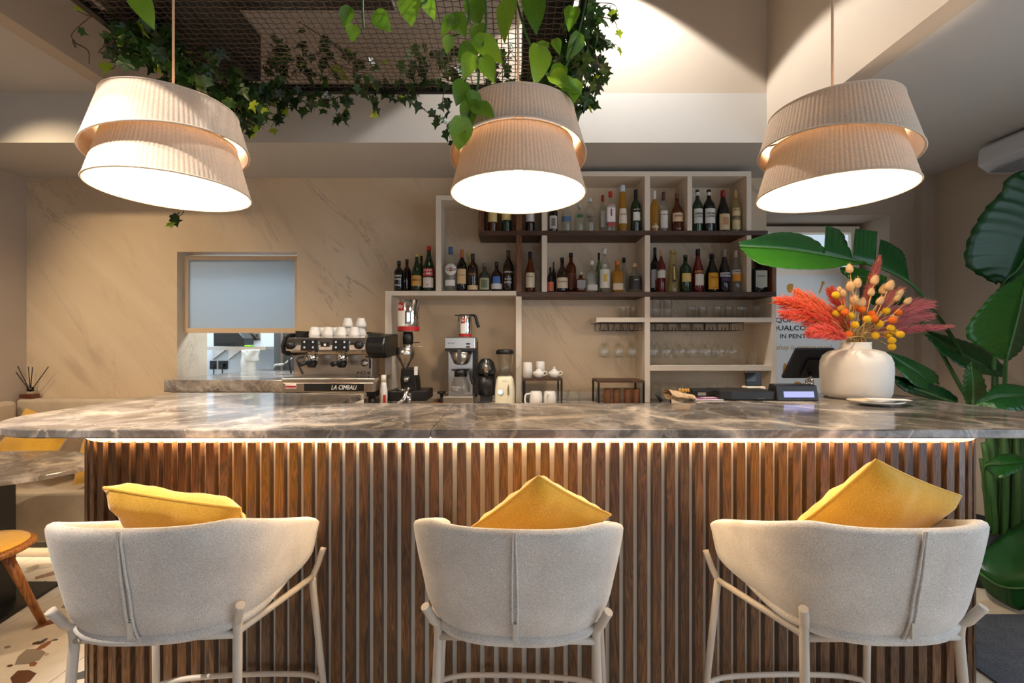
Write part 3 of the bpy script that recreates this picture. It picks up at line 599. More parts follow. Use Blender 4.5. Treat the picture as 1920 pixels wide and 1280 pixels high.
# ================================================================ bar stools
def stool(label,X,Y,rz):
    r=thing('bar_stool',label,'bar stool',(X,Y,0),'upholstered bar stools along the bar')
    ns=16; U=[]
    a,bk,tip=0.296,0.278,0.25
    for k in range(5): U.append((-a+0.02*(1-k/5)**2,tip*(1-k/5)))
    for k in range(ns*2+1):
        th=math.pi+math.pi*k/(ns*2); cx=math.cos(th); sy=math.sin(th); e=2/2.75
        U.append((a*math.copysign(abs(cx)**e,cx),bk*math.copysign(abs(sy)**e,sy)))
    for k in range(1,6): U.append((a-0.02*(k/5)**2,tip*k/5))
    lev=[(1.0,1.0),(0.93,0.992),(0.8,0.972),(0.65,0.945),(0.5,0.91),(0.36,0.885),(0.25,0.85),(0.15,0.79),(0.07,0.69),(0.02,0.55),(0.0,0.40)]
    P=[]
    for h,k in lev:
        row=[]
        for x,y in U:
            zt=0.950-0.36*max(0,y+0.22); zb=0.612+0.02*sstep((y+0.1)/0.35)
            row.append(Vector((x*(k+(1-k)*0.55*sstep((y+0.05)/0.28)),(y*k if y<0 else y*(1-(1-k)*0.3)),zb+(zt-zb)*h-(0.02*max(0,(y-0.15)/0.1)**2 if h>0.9 else 0))))
        P.append(row)
    P.append([Vector((0,p.y*0.3,0.61)) for p in P[-1]])
    MB().grid(P).build('shell',M['stool'],r,local=True,solid=0.034,soff=1,sub=1)
    b=MB(); Q=[]
    for z,k in ((0.632,0.2),(0.634,0.72),(0.645,0.80),(0.662,0.83),(0.672,0.79),(0.678,0.4),(0.678,0.05)):
        Q.append([Vector((x*k,(y*k if y<0 else y*k*1.05),z)) for x,y in U])
    b.grid(Q,closed=True).build('seat_cushion',M['stool'],r,local=True)
    pts=[]
    for h,k in lev[:-2]:
        pts.append(Vector((0,-bk*k-0.0045,0.612+(0.955-0.612)*h)))
    pts=catmull(pts,3)
    b=MB()
    for i,sg in ((0,-1),(0,1)):
        b.tube([p+Vector((sg*(0.0035+0.003*math.sin(math.pi*min(1,max(0,(q/len(pts)-0.15)/0.75)))),-0.0005,0)) for q,p in enumerate(pts)],0.0032,6)
    b.build('back_seam',M['stool'],r,local=True)
    MB().box(-0.004,0.004,-0.252,-0.243,0.68,0.72).build('zip_tab',M['legmetal'],r,local=True)
    R_=0.0115
    for s in (-1,1):
        MB().tube(catmull([(s*0.232,-0.196,0.725),(s*0.216,-0.176,0.68),(s*0.206,-0.160,0.645),(s*0.209,-0.167,0.50),(s*0.222,-0.2,0.004)],5),R_,10).build('rear_leg',M['legmetal'],r,local=True)
        MB().tube(catmull([(s*0.285,0.245,0.672),(s*0.272,0.225,0.622),(s*0.260,0.205,0.585)],4),0.010,10).build('arm_stub',M['legmetal'],r,local=True)
        MB().tube([(s*0.260,0.205,0.59),(s*0.295,0.262,0.004)],R_,10).build('front_leg',M['legmetal'],r,local=True)
        MB().tube([(s*0.206,-0.160,0.635),(s*0.260,0.205,0.588)],0.010,10).build('side_rail',M['legmetal'],r,local=True)
    MB().tube([(-0.206,-0.160,0.628),(0.206,-0.160,0.628)],0.0105,10).build('rear_rail',M['legmetal'],r,local=True)
    MB().tube(catmull([(-0.285,0.24,0.21),(-0.2,0.268,0.21),(0,0.278,0.21),(0.2,0.268,0.21),(0.285,0.24,0.21)],5),0.009,8).build('foot_rail',M['legmetal'],r,local=True)
    r.rotation_euler.z=rz; return r
stool('off white upholstered tub bar stool nearest the bistro table',-0.938,1.35,math.radians(3))
stool('off white upholstered tub bar stool in the middle of the row',0.020,1.345,math.radians(-3))
stool('off white upholstered tub bar stool nearest the leafy plant',0.965,1.35,math.radians(1))
A=W(165,922,1.235); B=W(470,968,1.285); ey=Vector((0.12,-0.66,0.74)).normalized()
pillow3('stool_cushion','pale mustard cushion lying lengthwise on the left bar stool',A,B,A-ey*(B-A).length*0.64,0.13,11)
pillow3('stool_cushion','mustard cushion standing on its corner on the middle bar stool',W(1027,896,1.235),W(1150,962,1.35),W(878,992,1.35),0.12,12)
pillow3('stool_cushion','bright mustard cushion with raised corner on the right bar stool',W(1622,862,1.235),W(1792,934,1.31),W(1490,992,1.38),0.12,13)

# ================================================================ shelving on the back wall
SF=3.20
sv=thing('open_shelving','white and walnut open wall shelving behind the bar','shelving',(0.4,3.3,ZC))
def board(px0,py0,px1,py1,mat,name):
    return MB().box(WX(px0,SF),WX(px1,SF),SF,YB-0.001,WZ(py1,SF),WZ(py0,SF)).build(name,M[mat],sv,bevel=0.0015,seg=1)
for a in ((722,554,734,754.5),(967,554,978,754.5),(817,375,827,545),(1016,330,1026,432),(1016,441,1026,547),(1209,330,1219,432),(1209,441,1219,547),(1209,556,1219,754.5),(1289,330,1298,432),(1400,330,1409,432),(1400,441,1409,547),(1447,556,1456,754.5)):
    board(*a,'white','upright')
for a in ((722,545,968,554),(817,366,896,375),(1016,321,1409,330),(1118,595,1209,604),(1219,595,1447,604),(1219,685,1447,695)):
    board(*a,'white','shelf_board')
for a in ((897,432,1440,441),(968,547,1456,556),(897,333,978,341)): board(*a,'walnut','walnut_shelf')
for a in ((897,341,907,432),(968,341,978,432),(968,441,978,547),(1448,441,1456,547)): board(*a,'walnutz','walnut_upright')
# glass racks under the white shelf
def rack(px0,px1,n,label):
    root=thing('glass_rack',label,'glass rack',tuple(W((px0+px1)/2,604,SF+0.12)),'wire stemware racks')
    z0=WZ(604,SF)-0.002; x0,x1=WX(px0,SF),WX(px1,SF)
    for k in range(n):
        a=x0+(x1-x0)*k/n; c=x0+(x1-x0)*(k+1)/n; g=(c-a)
        for y in (SF+0.012,SF+0.22):
            MB().tube([(a+g*0.05,y,z0),(a+g*0.05,y,z0-0.055),(a+g*0.36,y,z0-0.055),(a+g*0.36,y,z0-0.03),(a+g*0.64,y,z0-0.03),(a+g*0.64,y,z0-0.055),(a+g*0.95,y,z0-0.055),(a+g*0.95,y,z0)][0:4],0.0022,5).build('wire_hook',M['blackmetal'],root)
            MB().tube([(a+g*0.64,y,z0-0.03),(a+g*0.64,y,z0-0.055),(a+g*0.95,y,z0-0.055),(a+g*0.95,y,z0)],0.0022,5).build('wire_hook',M['blackmetal'],root)
        for q in (0.36,0.64): MB().tube([(a+g*q,SF+0.012,z0-0.055),(a+g*q,SF+0.22,z0-0.055)],0.0022,5).build('wire_rail',M['blackmetal'],root)
    MB().box(x0,x1,SF+0.01,SF+0.222,z0-0.003,z0+0.0015).build('mounting_plate',M['blackmetal'],root)
    return [x0+(x1-x0)*(k+0.5)/n for k in range(n)]
rx1=rack(1125,1206,3,'black wire stemware rack under the short white shelf end'); rx2=rack(1222,1396,7,'black wire stemware rack in the right shelf bay')
def wineglass_mesh():
    h=0.205; p=[(0.0,0),(0.034,0.0),(0.034,0.002),(0.006,0.006),(0.0035,0.02),(0.0035,0.085),(0.012,0.098),(0.03,0.12),(0.0355,0.148),(0.033,0.18),(0.0295,h),(0.0285,h),(0.032,0.18),(0.0345,0.148),(0.029,0.121),(0.011,0.1),(0,0.098)]
    return MB().lathe(p,18).mesh('wine_glass',M['glass'])
wgm=wineglass_mesh(); zr=WZ(604,SF)-0.048
flip=Matrix.Rotation(math.pi,4,'X')
ORD=('first','second','third','fourth','fifth','sixth','seventh','eighth','ninth','tenth')
def hang(xs,ys,tail,group):
    for i,x in enumerate(xs):
        for q,y in enumerate(ys):
            label=f"{ORD[i]} wine glass from the left, {('front','rear')[q]} row, hanging {tail}"
            o=link_copy(wgm,'wine_glass'); o.matrix_world=Matrix.Translation((x+random.uniform(-.003,.003),y,zr))@flip; tag(o,label,'wine glass',group)
hang(rx1,(SF+0.06,SF+0.15),'from the short rack','wine glasses on the short rack')
hang(rx2,(SF+0.06,SF+0.15),'in the right shelf bay','wine glasses on the long rack')
def tumbler_mesh(r,h,t=0.0025): return MB().lathe([(0,0.0),(r*0.9,0.0),(r*0.93,0.004),(r,h),(r-t,h),(r*0.93-t,0.012),(0,0.012)],18).mesh('tumbler',M['glass'])
tm=tumbler_mesh(0.036,0.105); tm2=tumbler_mesh(0.034,0.088); tm3=tumbler_mesh(0.036,0.15)
def put(mesh,name,px,py,d,label,cat,group,up=True,h=0):
    o=link_copy(mesh,name); p=W(px,py,d); 
    o.matrix_world=Matrix.Translation((p.x,p.y,p.z+(0.0008 if up else h+0.0008)))@(Matrix.Identity(4) if up else flip); return tag(o,label,cat,group)
zs=lambda py,d:640+(H-py)*F/d
def onshelf(mesh,name,px,d,zz,label,cat,group,up=True,h=0):
    o=link_copy(mesh,name); o.matrix_world=Matrix.Translation((WX(px,d),d,zz+(0.0008 if up else h+0.0008)))@(Matrix.Identity(4) if up else flip); return tag(o,label,cat,group)
zu=WZ(595,SF); zm=WZ(685,SF)
tm4=tumbler_mesh(0.033,0.066)
for i,px in enumerate((1231,1252,1296,1317,1345,1366,1388,1418)):
    onshelf(tm4 if i<2 else tm2,'tumbler',px,SF+0.05,zu,f'{ORD[i]} upturned tumbler from the left on the upper white shelf','tumbler','tumblers on the upper white shelf',False,0.066 if i<2 else 0.088)
    if i in(2,4,6): onshelf(tm2,'tumbler',px+9,SF+0.14,zu,f'rear row tumbler behind the {ORD[i]} one on the upper white shelf','tumbler','tumblers on the upper white shelf',False,0.088)
onshelf(tm4,'tumbler',1231,SF+0.05,zu+0.0675,'clear tumbler stacked on top at the left of the upper white shelf','tumbler',None,False,0.066)
onshelf(tm4,'tumbler',1252,SF+0.05,zu+0.0675,'clear tumbler stacked on top of the second tumbler of the upper white shelf','tumbler',None,False,0.066)
for px,wh in ((1168,'left'),(1187,'right')): onshelf(tm2,'tumbler',px,SF+0.14,zu,f'{wh} tumbler of the pair on the short white shelf end','tumbler','tumblers on the short shelf end',False,0.088)
flm=MB().lathe([(0,0),(0.03,0),(0.03,0.002),(0.005,0.006),(0.0035,0.02),(0.0035,0.09),(0.014,0.11),(0.023,0.15),(0.021,0.225),(0.02,0.225),(0.022,0.15),(0.012,0.112),(0,0.1)],16).mesh('flute',M['glass'])
for px,lab in ((1391,'clear champagne flute upside down at the left of a pair'),(1411,'clear champagne flute upside down at the right of a pair')): onshelf(flm,'champagne_flute',px,SF+0.06,zm,lab,'flute','champagne flutes',False,0.225)
for i,px in enumerate((1229,1246,1263,1281,1299,1318,1337)): onshelf(tm3,'highball_glass',px,3.16+0.08,ZC,f'{ORD[i]} upturned highball glass from the left on the back counter','glass','highball glasses on the back counter',False,0.15)
onshelf(wgm,'wine_glass',1364,3.24,ZC,'single wine glass upside down on the back counter','wine glass',None,False,0.205)
# ================================================================ bottles
def dark(name,c,rough=0.08): return pbr(name,rgb(*c),rough,var=0.05,coat=0.3)
G={'black':dark('bottle_black',(16,14,13)),'brown':dark('bottle_brown',(44,24,14)),'amber':glassy('bottle_amber',(0.62,0.26,0.07,1),body=rgb(112,52,20),bodyfac=0.45),'red':dark('bottle_red',(96,14,12)),
 'green':dark('bottle_green',(22,48,24)),'lgreen':glassy('bottle_light_green',(0.55,0.75,0.5,1),body=rgb(60,96,52),bodyfac=0.4),'clear':glassy('bottle_clear',(0.90,0.92,0.90,1),body=rgb(190,186,176),bodyfac=0.12),
 'gold':glassy('bottle_gold',(0.85,0.62,0.22,1),body=rgb(196,142,48),bodyfac=0.5),'pale':glassy('bottle_pale',(0.88,0.82,0.58,1),body=rgb(186,170,110),bodyfac=0.3),'grey':dark('bottle_grey_green',(62,66,56),0.3),'purple':dark('bottle_purple',(26,16,28))}
C_={}
def colm(*c):
    if c not in C_: C_[c]=pbr('print_%d_%d_%d'%c,rgb(*c),0.5,var=0.03)
    return C_[c]
PROF={'wine':[(0,0),(.92,0),(1,.02),(1,.58),(.9,.66),(.55,.74),(.34,.80),(.32,1),(0,1)],'burg':[(0,0),(.92,0),(1,.02),(1,.42),(.86,.56),(.52,.71),(.34,.82),(.32,1),(0,1)],
 'spirit':[(0,0),(.93,0),(1,.02),(1,.60),(.93,.67),(.6,.74),(.36,.78),(.34,1),(0,1)],'squat':[(0,0),(.9,0),(1,.06),(1,.48),(.86,.60),(.5,.69),(.33,.75),(.32,1),(0,1)],
 'square':[(0,0),(.95,0),(1,.02),(1,.62),(.9,.66),(.42,.71),(.38,1),(0,1)],'taper':[(0,0),(.95,0),(1,.02),(1,.2),(.82,.5),(.66,.72),(.55,.86),(.5,1),(0,1)]}
def prad(prof,h):
    for (r0,z0),(r1,z1) in zip(prof[1:],prof[2:]):
        if z0<=h<=z1: return r0+(r1-r0)*(h-z0)/max(z1-z0,1e-6)
    return prof[-2][0]
ZLEFT,ZMID,ZUP=WZ(545,SF),WZ(547,SF),WZ(432,SF)
def bottle(xc,w_,ty,zb,d,kind,glass,cap,capf,labs,txts,label):
    Hh=WZ(ty,d)-zb-0.001; R=w_/2/F*d; x=WX(xc,d); prof=PROF[kind]; zb+=0.0008
    rf=(lambda a:1/((abs(math.cos(a))**6+abs(math.sin(a))**6)**(1/6))*0.97) if kind=='square' else None
    root=thing('bottle',label,'bottle',(x,d,zb),'bottles on the bar shelves')
    body=[(r*R,z*Hh) for r,z in prof if z<=1-capf or r>0]; body=[(r*R,min(z,1-capf+0.01)*Hh) for r,z in prof]
    b=MB().lathe(body[:-1]+[(0,(1-capf+0.01)*Hh)],20,(x,d,zb),0,None,None) if not rf else None
    if rf:
        b=MB(); lo=[q for q in body if q[1]<=0.68*Hh]; hi=[q for q in body if q[1]>0.60*Hh]
        b.lathe(lo,28,(x,d,zb),0,None,rf); b.lathe([lo[-1]]+[q for q in body if q[1]>lo[-1][1]],20,(x,d,zb)); b.lathe([(0,body[-2][1]),(body[-2][0],body[-2][1])],20,(x,d,zb))
    b.build('glass_body',G[glass],root)
    nr=prof[-2][0]*R*1.12
    if cap: MB().lathe([(0,(1-capf)*Hh),(nr,(1-capf)*Hh),(nr,Hh*0.995),(nr*0.92,Hh),(0,Hh)],16,(x,d,zb)).build('cap',colm(*cap),root)
    for (z0,z1,ha,c) in labs:
        n=10; P=[]; ha=math.radians(ha)
        for i in range(5):
            h=z0+(z1-z0)*i/4; rr=prad(prof,h)*R*1.012+0.0003; row=[]
            for k in range(n+1):
                a=-math.pi/2-ha+2*ha*k/n; q=rr*(rf(a) if rf else 1); row.append(Vector((x+q*math.cos(a),d+q*math.sin(a),zb+h*Hh)))
            P.append(row)
        MB().grid(P).build('label',colm(*c),root)
    for (tx,hz,wd,ht,c) in txts:
        def mp(a,b_,hz=hz):
            rr=prad(prof,min(max(hz,0.02),0.95))*R*1.02+0.0012; th=-math.pi/2+a/rr; q=rr*(rf(th) if rf else 1)
            return (x+q*math.cos(th),d+q*math.sin(th),zb+hz*Hh+b_)
        lettering(tx,mp,colm(*c),root,width=wd*R*2,height=ht*Hh,bold=0.02)
    return root
FR,BK=3.275,3.375; WH=(236,230,220); CRM=(228,210,176); BLK=(22,20,20); RED=(190,30,28); GLD=(196,150,70)
BL=[
(748,18,489,ZLEFT,FR,'spirit','black',BLK,.12,[],[('AMARO',.50,.8,.06,WH),('KALI',.40,.65,.07,WH),('~',.20,.6,.05,WH)],'dark amaro bottle with white lettering at the far left shelf end'),
(763,16,486,ZLEFT,BK,'spirit','brown',(60,50,44),.10,[],[('LO',.35,.4,.06,WH)],'brown bottle with clear neck behind the dark amaro bottle'),
(781.5,20,476.5,ZLEFT,FR,'burg','green',(206,170,96),.07,[(.14,.42,70,(206,150,70))],[('AMARO',.30,.8,.06,(90,56,24))],'dark green bottle with ochre band label next to the red capped one'),
(790,14,480,ZLEFT,BK,'wine','black',BLK,.10,[],[],'black necked bottle hidden behind the ochre labelled one'),
(804,23,461.5,ZLEFT,FR,'burg','green',(196,24,24),.09,[(.08,.30,55,(226,214,204)),(.33,.50,55,RED)],[('PUNT',.455,.75,.05,WH),('e MES',.385,.8,.05,WH),('E',.14,.15,.04,RED)],'dark green bottle with red cap and red and white label'),
(845,24,463,ZLEFT,FR,'wine','clear',(70,92,140),.16,[(.12,.25,48,WH)],[],'clear vermouth bottle with blue capsule and round white label'),
(866,19,468,ZLEFT,FR,'wine','black',(176,92,44),.19,[(.18,.53,58,(224,190,140))],[('LUSTAU',.38,.7,.03,(80,50,30))],'black bottle with copper capsule and cream label'),
(878,13,472,ZLEFT,BK,'wine','pale',(200,160,70),.14,[(.58,.66,60,(230,190,40))],[],'pale bottle with gold cap behind the copper capsule one'),
(886.5,20,475.5,ZLEFT,FR,'spirit','brown',(52,48,44),.18,[(.04,.16,70,(222,190,140))],[('ZACAPA',.45,.7,.04,GLD)],'dark rum bottle with cream band near its foot'),
(908.5,22,493,ZLEFT,FR,'squat','grey',(112,104,88),.14,[(.06,.46,52,(176,174,138)),(.12,.40,30,(92,104,72))],[],'squat grey green bottle with pale green portrait label'),
(931,21,491,ZLEFT,FR,'squat','brown',(34,28,26),.16,[(.08,.26,66,(220,216,214)),(.26,.50,42,(64,108,178))],[],'dark bottle with round blue seal above a white label'),
(953,20,469.5,ZLEFT,FR,'wine','brown',(70,54,40),.16,[],[('JAMESON',.46,.95,.05,WH),('BLACK',.30,.7,.045,WH),('BARREL',.22,.8,.045,WH)],'brown whiskey bottle with white lettering beside the walnut upright'),
(994,19,472,ZMID,FR,'burg','amber',BLK,.17,[(.12,.48,62,(224,208,180))],[('WHISKY',.38,.7,.03,(70,50,36))],'amber bottle with torn cream label alone in the narrow bay'),
(1032,12,501,ZMID,FR,'wine','black',BLK,.14,[(.06,.42,70,(206,104,70))],[],'small dark bottle with orange label by the white upright'),
(1038,9,491,ZMID,BK,'wine','black',(70,70,74),.2,[],[],'dark grey capped bottle behind the orange labelled one'),
(1054,21,483,ZMID,FR,'squat','brown',(30,26,24),.08,[(.12,.42,70,(226,210,184))],[('RESERVE',.30,.8,.04,(70,50,36))],'dark bottle with long cream neck band and cream label'),
(1070.5,20,474,ZMID,BK,'spirit','amber',(40,30,26),.10,[(.14,.50,55,(120,60,34))],[],'tall red brown bourbon bottle in the middle shelf'),
(1089,17,510,ZMID,FR,'square','amber',(196,190,184),.14,[(.22,.60,50,(150,152,158))],[],'small amber square bottle with grey label'),
(1109.5,20,489,ZMID,FR,'square','clear',(224,220,216),.13,[(.06,.24,60,(214,212,206))],[],'clear square bottle with white cap and low white label'),
(1123,12,474,ZMID,BK,'wine','lgreen',BLK,.16,[],[],'light green bottle behind the tall clear gin'),
(1133.5,20,466,ZMID,FR,'wine','clear',(216,214,210),.13,[(.10,.52,64,(230,228,220)),(.24,.42,20,(222,184,80))],[('K',.60,.35,.06,WH)],'tall clear bottle with white label and yellow emblem'),
(1157.5,20,489,ZMID,FR,'square','gold',(214,120,60),.14,[(.08,.28,58,(224,206,180))],[],'olive gold tequila bottle with orange cap'),
(1170,17,483,ZMID,BK,'squat','clear',(26,34,30),.13,[],[],'clear round bottle with black cap behind the tequila'),
(1189.5,27,494,ZMID,FR,'squat','clear',(196,168,130),.13,[(.10,.56,62,(44,42,44))],[('GIN',.42,.3,.04,WH)],'wide clear flask with dark label at the right of the middle bay'),
(1228,16,464,ZMID,BK,'wine','black',BLK,.20,[(.13,.52,70,(226,220,222)),(.1,.30,14,RED)],[],'black bottle with white label half hidden by the white upright'),
(1239.5,16,468,ZMID,FR,'wine','red',(186,146,110),.16,[(.34,.50,70,(212,212,206))],[('CAMPARI',.505,.95,.05,WH)],'deep red bitter bottle with tan capsule'),
(1261.5,20,470,ZMID,FR,'taper','pale',(176,150,90),.06,[(.25,.66,22,(52,44,34)),(.30,.62,10,(214,190,120))],[],'ornate pale liqueur bottle with narrow dark label'),
(1285,21,478,ZMID,FR,'spirit','green',(70,70,66),.06,[(.28,.50,52,(214,190,120))],[],'green bottle with small cream label'),
(1308.5,22,467,ZMID,FR,'burg','red',(30,24,24),.13,[(.16,.42,45,(222,218,208))],[('APEROL',.47,.9,.055,(226,170,90))],'red orange aperitif bottle with black cap'),
(1334.5,24,476,ZMID,FR,'burg','black',BLK,.09,[(.08,.50,50,(226,164,30))],[('KAHLUA',.38,.62,.06,(150,30,20)),('LICOR',.12,.4,.03,(170,30,20))],'black bottle with bright yellow arched label'),
(1358,21,468,ZMID,FR,'burg','purple',(150,140,136),.17,[(.36,.46,68,(206,208,216)),(.26,.35,50,(76,50,84))],[('CREME',.41,.8,.04,BLK)],'dark purple liqueur bottle with white band'),
(1379.5,20,469,ZMID,FR,'burg','clear',(196,176,160),.17,[(.26,.44,56,(224,150,40)),(.44,.53,68,(212,214,220))],[('TRIPLE',.485,.8,.04,BLK)],'clear liqueur bottle with orange label and white band'),
(1421,27,482,ZMID,FR,'square','black',BLK,.10,[(.14,.60,40,(196,202,188))],[('DIGESTIVO',.44,.5,.04,(60,64,58))],'black square bottle with pale label in the end bay'),
(923.5,18,352,ZUP,FR,'wine','amber',(60,40,30),.2,[(.22,.62,68,(230,208,140))],[],'amber wine bottle with straw label left in the walnut bay'),
(950,19,352,ZUP,FR,'wine','green',(60,40,30),.2,[(.26,.62,68,(230,208,140))],[],'green wine bottle with straw label in the walnut bay'),
(994,17,355,ZUP,FR,'wine','brown',(60,40,30),.2,[(.24,.60,68,(226,222,220))],[],'brown wine bottle with white label in the narrow upper bay'),
(1037,18,376,ZUP,FR,'spirit','black',BLK,.16,[(.1,.5,50,(206,204,198)),(.18,.42,24,(120,116,112))],[],'black gin bottle with pale oval label under the middle lamp'),
(1062,19,380,ZUP,FR,'spirit','clear',(150,160,170),.14,[(.34,.52,66,(90,112,150))],[],'clear bottle with blue band under the middle lamp'),
(1086.5,19,384,ZUP,FR,'spirit','clear',(176,176,170),.12,[(.50,.62,34,(52,104,76))],[],'clear bottle with green bird print beside the vodka'),
(1106,20,372,ZUP,FR,'spirit','clear',(206,206,204),.10,[],[('ABSOLUT',.42,.75,.06,(30,34,60)),('VODKA',.32,.6,.06,(30,34,60))],'clear vodka bottle with dark blue lettering'),
(1130,14,366,ZUP,BK,'spirit','clear',(180,34,36),.15,[(.2,.6,40,(214,210,204))],[],'clear bottle with red cap behind the gin'),
(1144.5,17,359,ZUP,FR,'square','clear',(196,30,32),.13,[(.24,.66,52,(236,230,228)),(.14,.22,52,(170,60,60)),(.38,.55,10,(176,50,50))],[('BEEFEATER',.635,.72,.035,(176,30,36))],'clear square gin bottle with red cap and white label'),
(1167,18,348,ZUP,FR,'taper','gold',(200,206,214),.14,[(.18,.50,58,(226,214,196))],[('GALLIANO',.37,.62,.035,(170,70,50))],'tall tapering yellow liqueur bottle with clear cap'),
(1192,19,356,ZUP,FR,'wine','green',BLK,.2,[(.26,.46,42,(226,226,222))],[('OLD PORT',.52,.7,.03,WH)],'dark green bottle with small white label beside the upright'),
(1227,16,358,ZUP,FR,'wine','gold',(226,222,220),.2,[(.10,.15,50,(214,200,170))],[],'golden grappa bottle with white capsule'),
(1244,16,360,ZUP,FR,'wine','clear',(92,50,44),.2,[(.10,.42,56,(222,218,214)),(.44,.52,56,(222,218,214))],[],'clear grappa bottle with white label and brown capsule'),
(1269.5,22,363,ZUP,FR,'squat','amber',(120,70,44),.14,[(.26,.48,64,(226,196,164))],[('BRANDY',.40,.7,.05,(140,60,40))],'red brown brandy bottle with cream label'),
(1307.5,19,356,ZUP,FR,'wine','green',(40,40,40),.06,[(.20,.54,56,(214,214,206)),(.86,.94,180,(224,222,216))],[('CARPANO',.42,.85,.05,BLK),('CLASSICO',.355,.9,.04,BLK)],'green vermouth bottle with white label in the top right bay'),
(1329,22,356,ZUP,FR,'wine','black',(30,28,28),.06,[(.20,.54,56,(224,218,212)),(.86,.94,180,(224,214,200))],[('CARPANO',.42,.85,.05,BLK),('CLASSICO',.355,.9,.04,BLK)],'black vermouth bottle with white label in the top right bay'),
(1355.5,24,357.5,ZUP,FR,'burg','black',(150,22,26),.16,[(.04,.42,52,(214,190,150)),(.16,.34,26,(190,140,100))],[],'black vermouth bottle with red wax cap and picture label'),
(1379,18,357,ZUP,FR,'wine','pale',(196,160,90),.18,[(.06,.56,60,(214,194,146)),(.28,.38,60,(120,120,110))],[('LILLET',.52,.9,.05,(120,50,40))],'pale yellow aperitif bottle with long cream label'),
]
for a in BL:
    r=bottle(*a)
    if 'round white label' in a[-1]:
        d=FR-0.0478; c=W(845,505,d); R=0.0415
        MB().lathe([(0,0.0),(R,0.0),(R,0.001),(0,0.001)],28,tuple(c),0,Matrix.Rotation(math.pi/2,3,'X')).build('round_label',colm(*WH),r)
        MB().lathe([(0,0.0),(R*0.36,0.0),(R*0.36,0.001),(0,0.001)],20,(c.x,c.y-0.0012,c.z),0,Matrix.Rotation(math.pi/2,3,'X')).build('red_disc',colm(*RED),r)
        MB().box(c.x-R*0.92,c.x+R*0.92,c.y-0.0035,c.y-0.0025,c.z-R*0.17,c.z+R*0.17).build('name_band',colm(*BLK),r)
        lettering('MARTINI',flatmap(c.x,c.y-0.0042,c.z),colm(*WH),r,width=R*1.7,height=R*0.24,bold=0.02)

# ================================================================ espresso machine
E0=2.86; EB=3.185
em=thing('espresso_machine','two group chrome espresso machine with black side panels','espresso machine',(WX(627,3.0),3.05,ZC))
MB().pbox(551,664,698,709,E0+0.16,EB).build('splash_panel',M['steel'],em,bevel=0.004)
def prof_x(px0,px1,pts,name,mat,bev=0.006):     # side profile (distance, pixel row at E0) swept across
    q=[(d,WZ(y,E0)) for d,y in pts]; MB().prism(q,WX(px0,E0),WX(px1,E0),0,lambda u,v,w_:(w_,u,v)).build(name,M[mat],em,bevel=bev)
prof_x(534,686,[(E0+0.03,633),(E0-0.005,645),(E0,657),(E0+0.05,661),(E0+0.16,661),(EB,655),(EB,630),(E0+0.1,630)],'brew_head','chrome')
prof_x(528,533.5,[(E0+0.02,631),(E0-0.02,646),(E0-0.01,662),(E0+0.06,668),(EB+0.01,668),(EB+0.01,622),(E0+0.1,624)],'side_panel','black',0.012)
prof_x(686.5,722,[(E0+0.02,631),(E0-0.02,646),(E0-0.01,662),(E0+0.06,672),(EB+0.01,668),(EB+0.01,624),(E0+0.1,628)],'side_panel','black',0.012)
MB().pprism([(554,630),(554,620),(571,621),(566,630)],E0+0.1,EB).build('cup_rail',M['black'],em); MB().pprism([(690,630),(690,622),(714,627),(714,630)],E0+0.1,EB).build('cup_rail',M['black'],em)
MB().pbox(566,623,690,626,EB-0.02,EB).build('rear_rail',M['blackmetal'],em)
for x0,x1 in ((564,595),(623,653)):
    pad=MB().pprism([(x0+1,636),(x1,637),(x1,657),(x0-1,657)],E0-0.013,E0+0.02).build('control_pad',M['black'],em,bevel=0.002)
    for (x,y) in ((x0+7,641),(x0+23,641),(x0+7,651),(x0+23,651)): MB().tube([W(x,y,E0-0.0145),W(x,y,E0-0.012)],0.007,10).build('button',M['steel'],pad)
    MB().tube([W((x0+x1)/2,646,E0-0.015),W((x0+x1)/2,646,E0-0.012)],0.011,14).build('dial',M['blackmetal'],pad)
dp=MB().pbox(601,641,617,650,E0-0.012,E0+0.02).build('display',M['black'],em,bevel=0.002); MB().pbox(607,644,611,648,E0-0.0135,E0-0.012).build('screen_icon',M['whiteink'],dp)
for x in (545,673): MB().lathe([(0,-0.03),(0.022,-0.03),(0.026,-0.01),(0.024,0.02),(0,0.02)],16,tuple(W(x,647,E0-0.01)),0,Matrix.Rotation(math.pi/2,3,'X')).build('steam_knob',M['black'],em)
for gx,hx,hy in ((585,562,683),(641,623,683)):
    g=MB().lathe([(0,0.02),(0.034,0.02),(0.036,-0.005),(0.036,-0.025),(0.03,-0.035),(0,-0.035)],20,tuple(W(gx,668,E0+0.07))).build('group_head',M['chrome'],em)
    pf_=MB().lathe([(0,0.0),(0.033,0.0),(0.031,-0.03),(0.02,-0.04),(0,-0.04)],18,tuple(W(gx,677,E0+0.05))).build('portafilter',M['blackmetal'],em)
    MB().tube([W(gx-3,677,E0+0.02),W((gx+hx)/2,680,E0-0.03),W(hx,hy,E0-0.07)],[0.009,0.013,0.016],10).build('handle',M['black'],pf_)
    MB().tube([W(gx-2,682,E0+0.05),W(gx-6,687,E0+0.05)],0.007,8).build('spout',M['chrome'],pf_); MB().tube([W(gx+4,682,E0+0.05),W(gx+9,687,E0+0.05)],0.007,8).build('spout',M['chrome'],pf_)
MB().tube(catmull([W(570,669,E0+0.03),W(558,672,E0),W(559,682,E0),W(568,701,E0)]),0.006,8).build('steam_wand',M['black'],em); MB().tube(catmull([W(686,668,E0+0.03),W(693,671,E0-0.02),W(694,690,E0-0.01)]),0.006,8).build('steam_wand',M['black'],em)
MB().tube(catmull([W(549,665,E0),W(542,675,E0-0.02),W(546,700,E0-0.01)]),0.005,8).build('hot_water_hose',M['black'],em)
